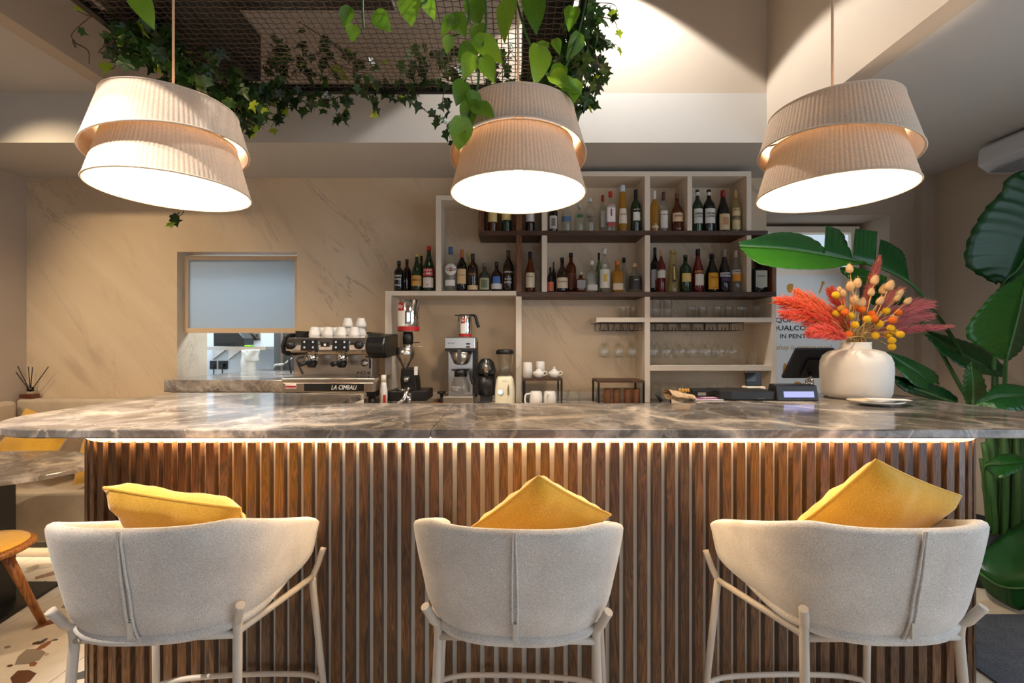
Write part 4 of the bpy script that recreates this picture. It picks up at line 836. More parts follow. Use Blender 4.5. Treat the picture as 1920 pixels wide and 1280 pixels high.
MB().pbox(528,709,703,717,E0-0.04,EB).build('drip_tray',M['steel'],em,bevel=0.004); MB().box(WX(551,E0),WX(695,E0),E0-0.02,E0+0.15,WZ(709,E0-0.04)+0.0005,WZ(709,E0-0.04)+0.004).build('drip_grid',M['chrome'],em)
lo=MB().pbox(530,717,700,735,E0-0.035,EB).build('base_panel',M['steel'],em,bevel=0.004); MB().pbox(570,719,682,733,E0-0.0375,E0-0.034).build('front_strip',M['black'],lo)
e=E0-0.0385
lettering('LA CIMBALI',flatmap(WX(645,e),e,WZ(726,e)),M['whiteink'],lo,width=WX(669,e)-WX(621,e),height=0.028,shear=0.3,bold=0.02)
st=MB().pbox(535,719,555,728,e,e+0.003).build('sticker',M['paper'],lo); MB().pbox(535,723,555,726.5,e-0.0008,e).build('sticker_band',M['red'],lo)
e=E0+0.158; lettering('M24',flatmap(WX(681,e),e,WZ(699,e)),M['blackmetal'],em,width=0.09,height=0.022,shear=0.2)
MB().lathe([(0,0),(0.024,0),(0.024,0.004),(0,0.004)],20,tuple(W(683,680,E0+0.157)),0,Matrix.Rotation(math.pi/2,3,'X')).build('round_badge',M['steel'],em)
for x in (540,692): MB().lathe([(0,0),(0.025,0),(0.022,0.08),(0,0.08)],12,(WX(x,E0),E0+0.06,ZC+0.0005)).build('foot',M['black'],em); MB().box(WX(x,E0)-0.03,WX(x,E0)+0.03,E0+0.03,EB-0.05,ZC+0.08,WZ(735,E0-0.035)).build('foot_block',M['black'],em)
cupm=MB().lathe([(0.0,0.062),(0.022,0.062),(0.025,0.058),(0.036,0.02),(0.038,0.0),(0.035,0.0),(0.033,0.02),(0.0,0.055)],18).mesh('espresso_cup',M['porc'])
ztop=WZ(630,E0)
CX=[590+12.4*k for k in range(8)]; CY=[0.15 if k%2==0 else 0.245 for k in range(8)]
for i,(x,yy,z) in enumerate([(a,c,0) for a,c in zip(CX,CY)]+[(CX[5],CY[5],1),(CX[7],CY[7],1)]):
    o=link_copy(cupm,'espresso_cup'); o.location=(WX(x,E0+yy),E0+yy,ztop+0.0006+(0.063 if z else 0)); 
    tag(o,(f'{ORD[i]} upturned white espresso cup from the left on the espresso machine' if not z else f'upturned white cup stacked on the {"sixth" if i==8 else "eighth"} espresso cup'),'cup','cups on the espresso machine')
# spray bottle beside the machine
s=thing('cleaning_bottle','white cleaning bottle squeezed beside the shelving upright','bottle',(-0.825,2.925,ZC)); p=Vector((-0.825,2.925,ZC))
MB().lathe([(0,0.001),(0.025,0.001),(0.025,0.11),(0.02,0.15),(0.016,0.17),(0.0,0.17)],16,(p.x,p.y,ZC)).build('body',M['porc'],s); MB().lathe([(0,0.17),(0.018,0.17),(0.015,0.215),(0,0.215)],14,(p.x,p.y,ZC)).build('cap',M['whitepanel'],s); MB().box(p.x+0.004,p.x+0.02,p.y-0.0265,p.y-0.0235,ZC+0.04,ZC+0.09).build('label',M['red'],s)
# ================================================================ grinder with tin hopper
D=3.04; gx=WX(764,D)
gr=thing('coffee_grinder','black coffee grinder with a steel funnel','coffee grinder',(gx,D,ZC))
zz=lambda y:WZ(y,D)
MB().pbox(726,733,800,752,D-0.08,D+0.16).build('knock_box_base',M['black'],gr,bevel=0.006)
MB().pprism([(752,733),(750,712),(752,690),(776,690),(780,712),(782,733)],D-0.02,D+0.12).build('body',M['blackmetal'],gr,bevel=0.01)
MB().lathe([(0.0,zz(693)),(0.008,zz(693)),(0.014,zz(690)),(0.056,zz(669)),(0.06,zz(664)),(0.06,zz(651)),(0.055,zz(651)),(0.05,zz(666)),(0.0,zz(688))],26,(WX(760,D),D,0)).build('funnel',M['steel'],gr)
MB().lathe([(0,zz(646)),(0.032,zz(646)),(0.030,zz(652)),(0.02,zz(655)),(0,zz(655))],20,(gx+0.004,D,0)).build('collar',M['chrome'],gr); MB().lathe([(0,zz(622)),(0.030,zz(622)),(0.036,zz(632)),(0.034,zz(644)),(0.026,zz(646)),(0,zz(646))],20,(gx+0.004,D,0)).build('throat',M['black'],gr)
MB().tube([W(776,642,D),W(787,642,D)],0.004,6).build('lever',M['black'],gr); MB().tube([W(776,649.5,D),W(792,649.5,D)],0.003,6).build('dosing_rod',M['steel'],gr)
MB().tube([W(762,706,D-0.04),W(762,715,D-0.04)],0.022,14).build('dose_knob',M['chrome'],gr); MB().pbox(776.5,687,783,703,D-0.028,D-0.02).build('data_plate',M['paper'],gr); MB().lathe([(0,zz(727)),(0.05,zz(727)),(0.055,zz(730)),(0,zz(730))],20,(WX(760,D),D-0.02,0)).build('dosing_fork',M['chrome'],gr)
def tin(name,label,px,d,y0,y1,rpx,root_loc,band):
    r=rpx/F*d; x=WX(px,d); t=thing(name,label,'tin',(x,d,WZ(y1,d))); a,c=WZ(y1,d)+0.0008,WZ(y0,d)
    MB().lathe([(0,a),(r*0.97,a),(r,a+0.004),(r,c-0.004),(r*0.97,c),(r*0.9,c-0.003),(0,c-0.003)],32,(x,d,0)).build('can',M['chrome'],t)
    def patch(z0,z1,a0,a1,mat,nm_,g=1.008):
        P=[[Vector((x+r*g*math.cos(q),d+r*g*math.sin(q),z)) for q in [a0+(a1-a0)*k/14 for k in range(15)]] for z in (z0,z1)]; return MB().grid(P).build(nm_,mat,t)
    h=c-a; patch(a+h*0.02,a+h*0.15,-math.pi,0,M['red'],'base_band'); z0,z1=a+h*0.64,a+h*0.88
    patch(a+h*0.16,a+h*0.86,*band,M['paper'],'paper_panel',1.004)
    ang=(band[0]+band[1])/2; w_=0.34
    patch(z0,z1,ang-w_,ang+w_,M['red'],'logo_square',1.012)
    def mp(u,v): q=ang+u/(r*1.03); return (x+r*1.03*math.cos(q),d+r*1.03*math.sin(q),(z0+z1)/2+v)
    lettering('illy',mp,M['whiteink'],t,width=r*w_*1.5,height=h*0.14,bold=0.02)
    return t
tin('coffee_tin','large steel coffee tin upturned as hopper on the grinder',766,D,562,621.5,20.5,None,(-math.pi/2-0.95,-math.pi/2-0.1))
# bar tap in front
s=thing('bar_tap','curved chrome tap in front of the grinder','tap',(WX(745,2.93),2.93,ZC)); MB().tube(catmull([W(766,728,2.95),W(762,735,2.93),W(756,750,2.91),W(740,762,2.9)],5),[0.014]*10+[0.016]*6,12).build('spout',M['chrome'],s); MB().lathe([(0,0),(0.02,0),(0.016,0.1),(0,0.1)],14,(WX(768,2.95),2.934,ZC+0.0005)).build('tap_post',M['chrome'],s)
o=MB().box(-0.79,WX(800,2.95),2.868,2.911,ZC+0.0006,ZC+0.012).build('bar_mat',M['black'],bevel=0.003); tag(recenter(o),'black rubber bar mat lying in front of the grinder','mat')
o=MB().box(WX(806,3.0),WX(834,3.0),2.98,3.3,ZC+0.0006,ZC+0.02).build('wooden_tray',M['oak'],bevel=0.003); tag(recenter(o),'small oak board between grinder and coffee maker','board')
s=thing('tamper','black coffee tamper standing on the oak board','tamper',(WX(828,3.1),3.1,ZC+0.02)); x=WX(828,3.1)
MB().lathe([(0,0.021),(0.026,0.021),(0.026,0.03),(0.01,0.036),(0.01,0.07),(0.028,0.076),(0.03,0.09),(0,0.09)],16,(x,3.1,ZC)).build('grip',M['black'],s)
# ================================================================ filter coffee maker
D=3.0
fm=thing('coffee_maker','silver filter coffee maker with a glass jug','coffee maker',(WX(862,D),D+0.1,ZC))
MB().pbox(833,632,891,654,D,D+0.24).build('water_tank',M['steel'],fm,bevel=0.006); MB().pbox(834,654,891,658,D+0.005,D+0.24).build('tank_foot',M['black'],fm)
for y in (643,648.5): MB().pbox(874,y,881,y+3,D-0.003,D+0.001).build('switch',M['black'],fm)
lettering('BRAVILOR',flatmap(WX(846,D),D-0.001,WZ(643,D)),M['blackmetal'],fm,width=0.045,height=0.008)
MB().pbox(840,658,892,742,D+0.13,D+0.24).build('column',M['steel'],fm,bevel=0.004); MB().pbox(886,640,894,744,D+0.12,D+0.245).build('side_cover',M['black'],fm)
zz=lambda y:WZ(y,D); bx=WX(862,D)
MB().lathe([(0,zz(684)),(0.03,zz(684)),(0.046,zz(682)),(0.078,zz(660)),(0.074,zz(660)),(0,zz(680))],26,(bx,D+0.06,0)).build('filter_basket',M['steel'],fm); MB().pbox(857,655,865,681,D-0.025,D-0.008).build('basket_handle',pbr('grey_plastic',rgb(70,68,66),0.4),fm,bevel=0.003)
MB().box(WX(831,D),WX(888,D),D-0.03,D+0.24,ZC+0.001,zz(742)).build('hot_plate_base',M['steel'],fm,bevel=0.006)
def jug(name,label,x,d,z0,h,R,side):
    t=thing(name,label,'jug',(x,d,z0)); z0+=0.0008
    MB().lathe([(0,0),(R*0.94,0),(R,h*0.12),(R*0.92,h*0.4),(R*0.62,h*0.72),(R*0.58,h*0.82),(R*0.56,h*0.82),(R*0.6,h*0.71),(R*0.9,h*0.4),(R*0.97,h*0.12),(0,0.004)],28,(x,d,z0)).build('glass_bowl',M['glass'],t)
    MB().lathe([(0,h*0.98),(R*0.5,h*0.98),(R*0.62,h*0.9),(R*0.64,h*0.7),(R*0.6,h*0.7),(R*0.58,h*0.88),(0,h*0.94)],26,(x,d,z0)).build('collar',M['black'],t)
    MB().tube(catmull([(x+side*R*0.5,d-0.01,z0+h*0.95),(x+side*R*0.95,d-0.02,z0+h*0.92),(x+side*R*1.15,d-0.02,z0+h*0.62),(x+side*R*1.3,d-0.02,z0+h*0.42)]),[0.008]*6+[0.011]*13,8).build('handle',M['black'],t); MB().prism([(0,0),(R*0.35,0.006),(R*0.35,-0.006)],h*0.92,h*0.98,0,lambda u,v,w_:(x-side*(R*0.55+u),d+v*2,z0+w_)).build('pouring_lip',M['black'],t); return t
j1=jug('coffee_jug','glass coffee jug with black collar under the filter basket',bx-0.002,D+0.06,zz(742),0.175,0.066,1)
dj=D+0.06-0.081; lettering('AMERICAN\nCOFFEE',lambda a,b_:(bx-0.03+a,D+0.06-math.sqrt(max(0.0675**2-(a-0.03)**2,0)),zz(742)+0.05+b_),M['whiteink'],j1,width=0.06,height=0.026)
j2=jug('coffee_jug','second glass coffee jug with black handle on the coffee maker',WX(871,D+0.13),D+0.15,zz(632),0.16,0.075,1)
tin('coffee_tin','small steel coffee tin in front of the jug on the coffee maker',872.5,D+0.04,592,631.8,12,None,(-math.pi/2-0.75,-math.pi/2+0.15))
# ================================================================ capsule machine
D=3.02; cm=thing('capsule_machine','black rounded capsule coffee machine','coffee maker',(WX(912,D),D,ZC)); zz=lambda y:WZ(y,D); x=WX(911,D)
MB().lathe([(0,zz(672)),(0.03,zz(673)),(0.052,zz(680)),(0.064,zz(692)),(0.064,zz(701)),(0,zz(701))],26,(x,D+0.05,0)).build('head',pbr('gunmetal',rgb(60,58,58),0.3,metal=0.7),cm); MB().lathe([(0,zz(701)),(0.058,zz(701)),(0.056,zz(742)),(0,zz(742))],26,(x,D+0.07,0)).build('body',M['black'],cm)
MB().tube(catmull([W(911,674,D-0.01),W(911,684,D-0.035),W(911,697,D-0.03)]),[0.013]*6+[0.017]*7,10).build('lever',M['chrome'],cm); MB().tube([W(911,697,D-0.02),W(911,705,D-0.02)],0.014,12).build('nozzle',M['black'],cm)
MB().lathe([(0,ZC+0.001),(0.06,ZC+0.001),(0.06,ZC+0.022),(0.05,ZC+0.03),(0,ZC+0.03)],24,(x,D+0.0,0)).build('drip_base',M['steel'],cm); MB().box(x-0.04,x+0.04,D+0.03,D+0.1,ZC+0.03,zz(742)+0.001).build('foot',M['black'],cm)
# ================================================================ blender
D=3.03; bl=thing('table_blender','cream retro blender with a glass jar','blender',(WX(947,D),D,ZC)); zz=lambda y:WZ(y,D); x=WX(946.5,D)
rs=lambda a:1/((abs(math.cos(a))**4+abs(math.sin(a))**4)**0.25)
MB().lathe([(0,ZC+0.001),(0.066,ZC+0.001),(0.068,ZC+0.012),(0.066,zz(730)),(0.058,zz(712)),(0.048,zz(706)),(0,zz(706))],32,(x,D+0.05,0),0,None,rs).build('motor_base',M['cream'],bl)
MB().tube([W(938,735,D-0.017),W(938,735,D-0.028)],0.016,18).build('speed_dial',M['chrome'],bl); MB().pprism([(951.5,740),(951.5,728),(953,720),(954.5,728),(954.5,740)],D-0.024,D-0.012).build('switch_lever',M['chrome'],bl); lettering('700W',flatmap(WX(946,D),D-0.012,zz(714)),M['steel'],bl,width=0.03,height=0.006)
MB().lathe([(0.0,zz(705)),(0.036,zz(705)),(0.042,zz(698)),(0.058,zz(664)),(0.056,zz(664)),(0.04,zz(697)),(0,zz(702))],20,(x,D+0.05,0)).build('jar',M['glass'],bl); MB().lathe([(0,zz(655)),(0.05,zz(655)),(0.06,zz(658)),(0.061,zz(664)),(0,zz(664))],24,(x,D+0.05,0)).build('lid',M['black'],bl)
MB().lathe([(0,zz(651)),(0.016,zz(651)),(0.02,zz(655)),(0,zz(655))],16,(x,D+0.05,0)).build('filler_cap',M['glass'],bl); MB().tube(catmull([W(966,667,D+0.05),W(973,667,D+0.05),W(975,685,D+0.05),W(965,696,D+0.05)]),0.006,8).build('jar_handle',M['glass'],bl)
# ================================================================ cup rack with teapots
D=3.06; cr=thing('cup_rack','walnut and black metal rack holding teapots and cups','rack',(WX(1018,D),D,ZC)); zz=lambda y:WZ(y,D)
zt=zz(709); xa,xb=WX(980,D),WX(1055,D)
MB().box(xa,xb,D,D+0.26,zt-0.016,zt).build('top_board',M['walnut'],cr)
for xx in (xa+0.006,xb-0.012):
    for yy in (D+0.008,D+0.24): MB().box(xx,xx+0.012,yy,yy+0.012,ZC+0.0005,zt-0.016).build('leg',M['blackmetal'],cr)
tallcup=MB().lathe([(0,0.105),(0.026,0.105),(0.031,0.1),(0.034,0.05),(0.032,0.0),(0.029,0.0),(0.03,0.05),(0,0.1)],20).mesh('beaker',M['porc'])
o=link_copy(tallcup,'beaker'); o.location=(WX(989,D+0.05),D+0.05,zt+0.0006); tag(o,'tall white upturned beaker at the rack end','beaker')
o=link_copy(tallcup,'beaker'); o.location=(WX(1013,D+0.19),D+0.19,zt+0.0006); tag(o,'white upturned beaker behind the teapots','beaker')
def teapot(px,label):
    x=WX(px,D+0.05); t=thing('teapot',label,'teapot',(x,D+0.05,zt),'white teapots on the rack'); c=(x,D+0.05,zt+0.0006); k=0.8; S=lambda L:[(a*k,b_*k) for a,b_ in L]
    MB().lathe(S([(0,0),(0.028,0),(0.04,0.012),(0.046,0.03),(0.042,0.048),(0.026,0.06),(0,0.062)]),22,c).build('pot',M['porc'],t); MB().lathe(S([(0.026,0.06),(0.024,0.066),(0.01,0.076),(0.006,0.08),(0.011,0.086),(0.009,0.092),(0,0.094)]),18,c).build('lid',M['porc'],t)
    MB().tube(catmull([(x+0.036*k,D+0.05,zt+0.05*k),(x+0.062*k,D+0.042,zt+0.052*k),(x+0.066*k,D+0.042,zt+0.03*k),(x+0.04*k,D+0.05,zt+0.016*k)]),0.0042,8).build('handle',M['porc'],t); MB().tube([(x-0.036*k,D+0.05,zt+0.03*k),(x-0.046*k,D+0.05,zt+0.05*k)],[0.009,0.005],8).build('spout',M['porc'],t)
teapot(1010,'left white round teapot on the walnut rack'); teapot(1039,'right white round teapot on the walnut rack')
def mug(px,d,label,hx=-1.0,hy=-0.15):
    x=WX(px,d); t=thing('mug',label,'mug',(x,d,ZC),'white mugs on the back counter'); c=(x,d,ZC+0.0006)
    MB().lathe([(0,0.105),(0.032,0.105),(0.036,0.1),(0.042,0.05),(0.042,0),(0.038,0),(0.038,0.05),(0,0.1)],22,c).build('cup',M['porc'],t); MB().tube(catmull([(x+hx*0.036,d+hy*0.036,ZC+0.09),(x+hx*0.068,d+hy*0.068,ZC+0.08),(x+hx*0.07,d+hy*0.07,ZC+0.03),(x+hx*0.04,d+hy*0.04,ZC+0.02)]),0.006,8).build('handle',M['porc'],t)
mug(1005,2.98,'left upturned white mug below the teapots'); mug(1031,2.98,'right upturned white mug below the teapots',-0.45,-0.9)
onshelf(tm,'tumbler',1055,2.99,ZC,'narrow clear tumbler beside the right white mug','tumbler',None)
onshelf(tumbler_mesh(0.045,0.105),'tumbler',1077,3.05,ZC,'wide clear tumbler standing right of the mugs','tumbler',None)
D=3.08; s=thing('cup_rack','dark walnut rack sheltering four brown cups','rack',(WX(1165,D),D,ZC)); xa,xb=WX(1121,D),WX(1209,D); zt=WZ(713,D)
MB().box(xa,xb,D,D+0.22,zt-0.016,zt).build('top_board',M['walnut'],s)
for xx in (xa,xb-0.012):
    for yy in (D,D+0.208): MB().box(xx,xx+0.012,yy,yy+0.012,ZC+0.0005,zt-0.016).build('leg',M['blackmetal'],s)
brown=pbr('brown_stoneware',rgb(126,82,54),0.6); bm=MB().lathe([(0,0),(0.024,0),(0.026,0.004),(0.027,0.1),(0.024,0.1),(0.023,0.01),(0,0.01)],18).mesh('brown_cup',brown)
for i,px in enumerate((1139,1156,1177,1193)):
    o=link_copy(bm,'brown_cup'); o.location=(WX(px,D+0.09),D+0.09,ZC+0.0008); tag(o,f'{ORD[i]} brown stoneware cup from the left under the walnut rack','cup','brown cups under the rack')
# counter scoop by the upright
s=thing('ice_scoop','black bar tool leaning on the counter by the highball glasses','bar tool',(WX(1238,3.0),3.0,ZC)); MB().tube([W(1230,738,3.0),W(1240,752,3.0)],[0.009,0.012],8).build('grip',M['black'],s); MB().box(WX(1222,3.0),WX(1262,3.0),2.98,3.12,ZC+0.001,ZC+0.006).build('blade',M['black'],s)
# ================================================================ hanging planter grid with ivy and pothos
GX0,GX1,GY0,GY1,GZ=-1.712,0.28,1.198,2.44,2.75
hg=thing('hanging_grid','dark crimped wire grid hanging in the light well','wire grid',(-0.7,1.8,GZ))
b=MB()
def crimp(p0,p1,n,ph):
    return [p0.lerp(p1,i/n)+Vector((0,0,0.0026*(1 if (i+ph)%2 else -1))) for i in range(n+1)]
sp=0.032; nx=int((GX1-GX0)/sp); ny=int((GY1-GY0)/sp)
for i in range(nx+1): x=GX0+i*sp; b.tube(crimp(Vector((x,GY0,GZ)),Vector((x,GY1,GZ)),ny,i),0.0021,4,cap=False)
for j in range(ny+1): y=GY0+j*sp; b.tube(crimp(Vector((GX0,y,GZ)),Vector((GX1,y,GZ)),nx,j+1),0.0021,4,cap=False)
wirem=pbr('dark_wire',rgb(92,78,66),0.5,metal=0.5); o=b.build('wire_mesh',wirem,hg); o['kind']='stuff'
for a in ((GX0-0.02,GX1+0.02,GY0-0.02,GY0+0.01),(GX0-0.02,GX1+0.02,GY1-0.005,GY1+0.025),(GX0-0.02,GX0+0.01,GY0,GY1),(GX1-0.01,GX1+0.02,GY0,GY1)): MB().box(*a,GZ-0.012,GZ+0.025).build('frame_bar',M['blackmetal'],hg)
for x in (GX0,GX1):
    for y in (GY0,GY1): MB().tube([(x,y,GZ+0.02),(x,y,ZV-0.001)],0.004,6).build('hanging_rod',M['blackmetal'],hg)
TRO=[]
def planter(label,x0,x1,y0,y1,h):
    TRO.append((x0,x1,y0,y1,h))
    t=thing('plant_trough',label,'planter',((x0+x1)/2,(y0+y1)/2,GZ+0.026)); z=GZ+0.0065
    MB().box(x0,x1,y0,y1,z,z+h).build('box',M['black'],t,bevel=0.006); MB().box(x0+0.012,x1-0.012,y0+0.012,y1-0.012,z+h,z+h+0.006).build('soil',pbr('soil',rgb(40,30,24),1.0),t)
planter('long black plant trough on the left side of the wire grid',-1.66,-1.31,1.4,2.38,0.24)
planter('black plant trough across the front of the wire grid',-1.18,-0.48,1.58,1.87,0.22)
planter('black plant trough on the right side of the wire grid',0.05,0.25,1.4,2.40,0.24)
def ivy_mesh(mat,nm_):
    o=[(0.0,-0.02),(0.16,-0.1),(0.34,-0.02),(0.26,0.16),(0.52,0.30),(0.30,0.46),(0.16,0.56),(0.0,1.0)]
    out=o+[(-x,y) for x,y in reversed(o[1:-1])]; c=(0,0.28,0)
    vs=[c]+[(x,y,-0.16*abs(x)+0.06*math.sin(3*y)) for x,y in out]; n=len(out)
    return MB().add(vs,[(0,1+i,1+(i+1)%n) for i in range(n)]).mesh(nm_,mat)
ivm=[ivy_mesh(M['ivy'],'ivy_leaf'),ivy_mesh(M['ivyy'],'ivy_leaf')]
def heart_mesh(mat,nm_,wd=0.42,fold=0.25,curl=0.18):
    prof=[(0,0.02),(0.05,0.55),(0.14,0.85),(0.28,1.0),(0.45,0.93),(0.62,0.74),(0.78,0.48),(0.9,0.22),(1.0,0.01)]; P=[]
    for t,wf in prof:
        row=[]
        for k in (-1,-0.6,0,0.6,1):
            x=k*wf*wd; y=t-(0.10*abs(k) if t<0.1 else 0); row.append(Vector((x,y,fold*abs(x)-curl*t*t)))
        P.append(row)
    return MB().grid(P).mesh(nm_,mat)
ptm=[heart_mesh(M['pothos'],'pothos_leaf'),heart_mesh(M['pothos'],'pothos_leaf',0.36,0.4,0.3)]
def leaf_at(src,parent,p,size,tip,nrm,name='leaf'):
    e=size*0.9
    if any(x0-e<p[0]<x1+e and y0-e<p[1]<y1+e and GZ-0.01<p[2]<GZ+h+e for x0,x1,y0,y1,h in TRO): p=Vector((p[0],p[1],GZ-0.02-e*0.6)) if parent.name.startswith('hanging') else p
    o=link_copy(src,name,parent); ey=tip.normalized(); ex=ey.cross(nrm); ex=ex.normalized() if ex.length>1e-4 else Vector((1,0,0)); ez=ex.cross(ey)
    m=Matrix((ex*size,ey*size,ez*size)).transposed().to_4x4(); m.translation=Vector(p)-ORG[parent.name]; o.matrix_local=m; return o
def rv(r): return Vector((r.uniform(-1,1),r.uniform(-1,1),r.uniform(-1,1)))
def ivy(label,root,clouds,vines,seed,young=0.08,size=(0.042,0.072)):
    r=random.Random(seed); t=thing('hanging_ivy',label,'ivy plant',root,'trailing ivies on the wire grid')
    for pts,n in vines:
        pts=catmull([W(*q) for q in pts],6); MB().tube(pts,[0.003-0.0017*i/(len(pts)-1) for i in range(len(pts))],5).build('vine',M['vine'],t)
        for k in range(n):
            q=pts[min(len(pts)-1,int((k+0.5+r.uniform(-.3,.3))/n*len(pts)))]+rv(r)*0.018
            leaf_at(ivm[1 if (r.random()<young or k>=n-1 and r.random()<0.6) else 0],t,q,r.uniform(*size)*0.9,Vector((0,0,-1))+rv(r)*0.8,Vector((0,-0.8,-0.4))+rv(r)*0.7)
    for (cx,cy,rx,ry,ang,d0,d1,n) in clouds:
        ca,sa=math.cos(math.radians(ang)),math.sin(math.radians(ang))
        for k in range(max(2,n//9)):      # woody shoots running through the clump
            a0=r.uniform(0,6.28); p0=(cx+rx*0.8*math.cos(a0)*ca-ry*0.8*math.sin(a0)*sa,cy+rx*0.8*math.cos(a0)*sa+ry*0.8*math.sin(a0)*ca)
            d=r.uniform(d0,d1); MB().tube(catmull([W(cx+r.uniform(-8,8),cy-ry*0.5,d),W((cx+p0[0])/2+r.uniform(-9,9),(cy+p0[1])/2,d),W(p0[0],p0[1],d)],4),0.0016,4).build('vine',M['vine'],t)
        for k in range(n):
            q=math.sqrt(r.random()); a=r.uniform(0,6.283); u,v=rx*q*math.cos(a),ry*q*math.sin(a)
            p=W(cx+u*ca-v*sa,cy+u*sa+v*ca,r.uniform(d0,d1))
            leaf_at(ivm[1 if r.random()<young else 0],t,p,r.uniform(*size),Vector((0,0,-1))+rv(r)*0.95,Vector((0,-0.7,-0.5))+rv(r)*0.8)
    return t
ivy('trailing ivy spilling left of the left lamp cord',(-1.6,1.9,GZ),[(268,38,60,44,0,1.86,2.12,120),(228,80,28,40,0,1.9,2.05,26),(300,85,30,40,0,1.9,2.1,40)],
 [([(250,0,1.9),(185,24,1.9),(150,48,1.9),(134,66,1.9),(141,78,1.9)],3),([(215,30,1.9),(170,30,1.9),(140,18,1.9)],2),([(245,50,1.95),(228,95,1.95),(212,128,1.95),(190,126,1.95)],3),([(262,60,2.0),(262,100,2.0),(268,118,2.0)],6),([(300,60,2.0),(306,90,2.0),(302,105,2.0)],4),([(215,75,1.95),(190,92,1.95),(185,100,1.95)],2),([(140,80,1.9),(165,95,1.9),(167,120,1.9)],0)],21,0.08)
ivy('dense ivy tumbling over the right edge of the left lamp',(-1.3,2.2,GZ),[(400,145,122,42,40,2.0,2.38,190),(458,198,46,34,20,2.05,2.3,60),(345,112,28,34,0,2.0,2.2,24)],
 [([(470,190,2.2),(480,215,2.2),(470,235,2.2),(475,255,2.2)],6),([(430,190,2.2),(450,225,2.2)],5),([(330,150,2.2),(332,300,2.25),(345,390,2.25),(328,408,2.25)],0),([(336,398,2.25),(326,412,2.25)],5),([(345,165,2.1),(330,180,2.1)],3)],22,0.05)
ivy('ivy creeping along the rear edge of the wire grid',(-0.8,2.42,GZ),[(600,118,130,40,8,2.3,2.46,64),(565,185,75,22,5,2.36,2.5,38),(715,165,70,24,0,2.36,2.5,34),(510,120,42,50,0,2.3,2.4,50)],
 [([(545,185,2.45),(525,215,2.45),(508,238,2.45)],8),([(640,180,2.42),(610,190,2.42),(560,188,2.42)],5),([(655,175,2.42),(650,200,2.42),(640,222,2.42)],10),([(650,205,2.42),(622,236,2.42)],5),([(700,178,2.42),(705,200,2.42),(702,215,2.42)],4),([(770,172,2.4),(795,205,2.35),(825,225,2.3),(850,240,2.25)],8),([(560,40,2.2),(620,80,2.3),(660,110,2.35),(720,118,2.4)],6)],23,0.05)
ivy('small ivy behind the pothos vine on the wire grid',(-0.3,2.4,GZ),[(825,120,75,48,0,2.3,2.5,62),(960,120,60,55,0,2.3,2.5,54)],[([(835,160,2.4),(830,190,2.4),(836,205,2.4)],5),([(850,225,2.3),(838,240,2.3),(845,262,2.3)],4)],24,0.03)
ivy('dark ivy hanging thick at the right grid end',(0.3,2.0,GZ),[(1088,55,38,72,0,1.85,2.2,130),(1103,135,32,50,10,1.9,2.25,70),(1062,178,42,24,10,1.95,2.2,44),(1030,60,40,62,0,2.1,2.4,46)],
 [([(1115,5,2.0),(1150,8,2.0),(1160,28,2.0)],5),([(1120,30,2.0),(1150,38,2.0),(1158,55,2.0)],3),([(1125,70,2.0),(1145,82,2.0),(1157,84,2.0)],5),([(1115,120,2.0),(1130,135,2.0),(1118,150,2.0)],6),([(1080,160,2.0),(1100,182,2.0),(1113,188,2.0),(1098,208,2.0)],6),([(1095,165,2.0),(1100,178,2.0)],4)],25,0.02)
# pothos
pt=thing('pothos_plant','bright pothos with heart shaped leaves trailing onto the middle lamp','pothos',(-0.1,1.6,GZ)); rp=random.Random(5)
for pts in ([(905,-40,1.62),(912,40,1.6),(900,110,1.58),(896,160,1.56),(880,215,1.52),(868,262,1.5)],[(860,-40,1.65),(880,20,1.65),(868,60,1.65),(842,70,1.65)],[(960,-30,1.65),(985,60,1.62),(1005,105,1.6),(1035,150,1.6),(1060,165,1.6)],[(680,-40,1.7),(680,20,1.7),(682,55,1.7)],[(780,-40,1.7),(800,0,1.7),(780,10,1.7)],[(1105,-30,1.8),(1085,60,1.75),(1055,140,1.72)],[(262,-30,1.7),(265,5,1.7)]):
    MB().tube(catmull([W(*q) for q in pts],6),0.0042,6).build('vine',M['stem'],pt)
for (x,y,s,tx,ty,d) in ((255,-8,52,25,45,1.68),(655,15,32,-15,30,1.7),(662,48,30,0,30,1.7),(705,25,38,20,25,1.7),(768,-5,50,2,45,1.7),(800,-8,36,8,30,1.7),(855,35,40,-20,22,1.62),(842,68,26,-6,30,1.63),(848,30,44,24,36,1.62),(890,-8,50,4,44,1.66),(898,48,44,-2,40,1.62),(893,85,46,-22,22,1.6),(892,75,58,38,22,1.58),(885,105,44,-12,40,1.57),(905,110,44,14,28,1.57),(868,155,42,-8,36,1.53),(885,190,50,-8,36,1.52),(890,200,44,22,14,1.51),(865,222,52,-4,36,1.49),(880,175,40,18,24,1.52),(866,250,22,4,16,1.44),(962,0,64,-20,46,1.6),(998,-5,60,6,50,1.62),(1010,90,62,0,52,1.58),(1040,75,26,6,18,1.62),(1085,65,42,-10,26,1.74),(1035,140,44,14,14,1.6),(1050,155,40,22,10,1.6),(1070,150,44,6,34,1.62),(1055,125,36,-14,20,1.66),(1075,15,40,-8,36,1.75),(1022,80,30,-8,14,1.6)):
    p=W(x,y,d); tip=Vector((tx,rp.uniform(-12,12),-ty)); leaf_at(ptm[rp.randrange(2)],pt,p,s*1.08/F*d,tip,Vector((rp.uniform(-.5,.5),-1,rp.uniform(-.2,.5))))

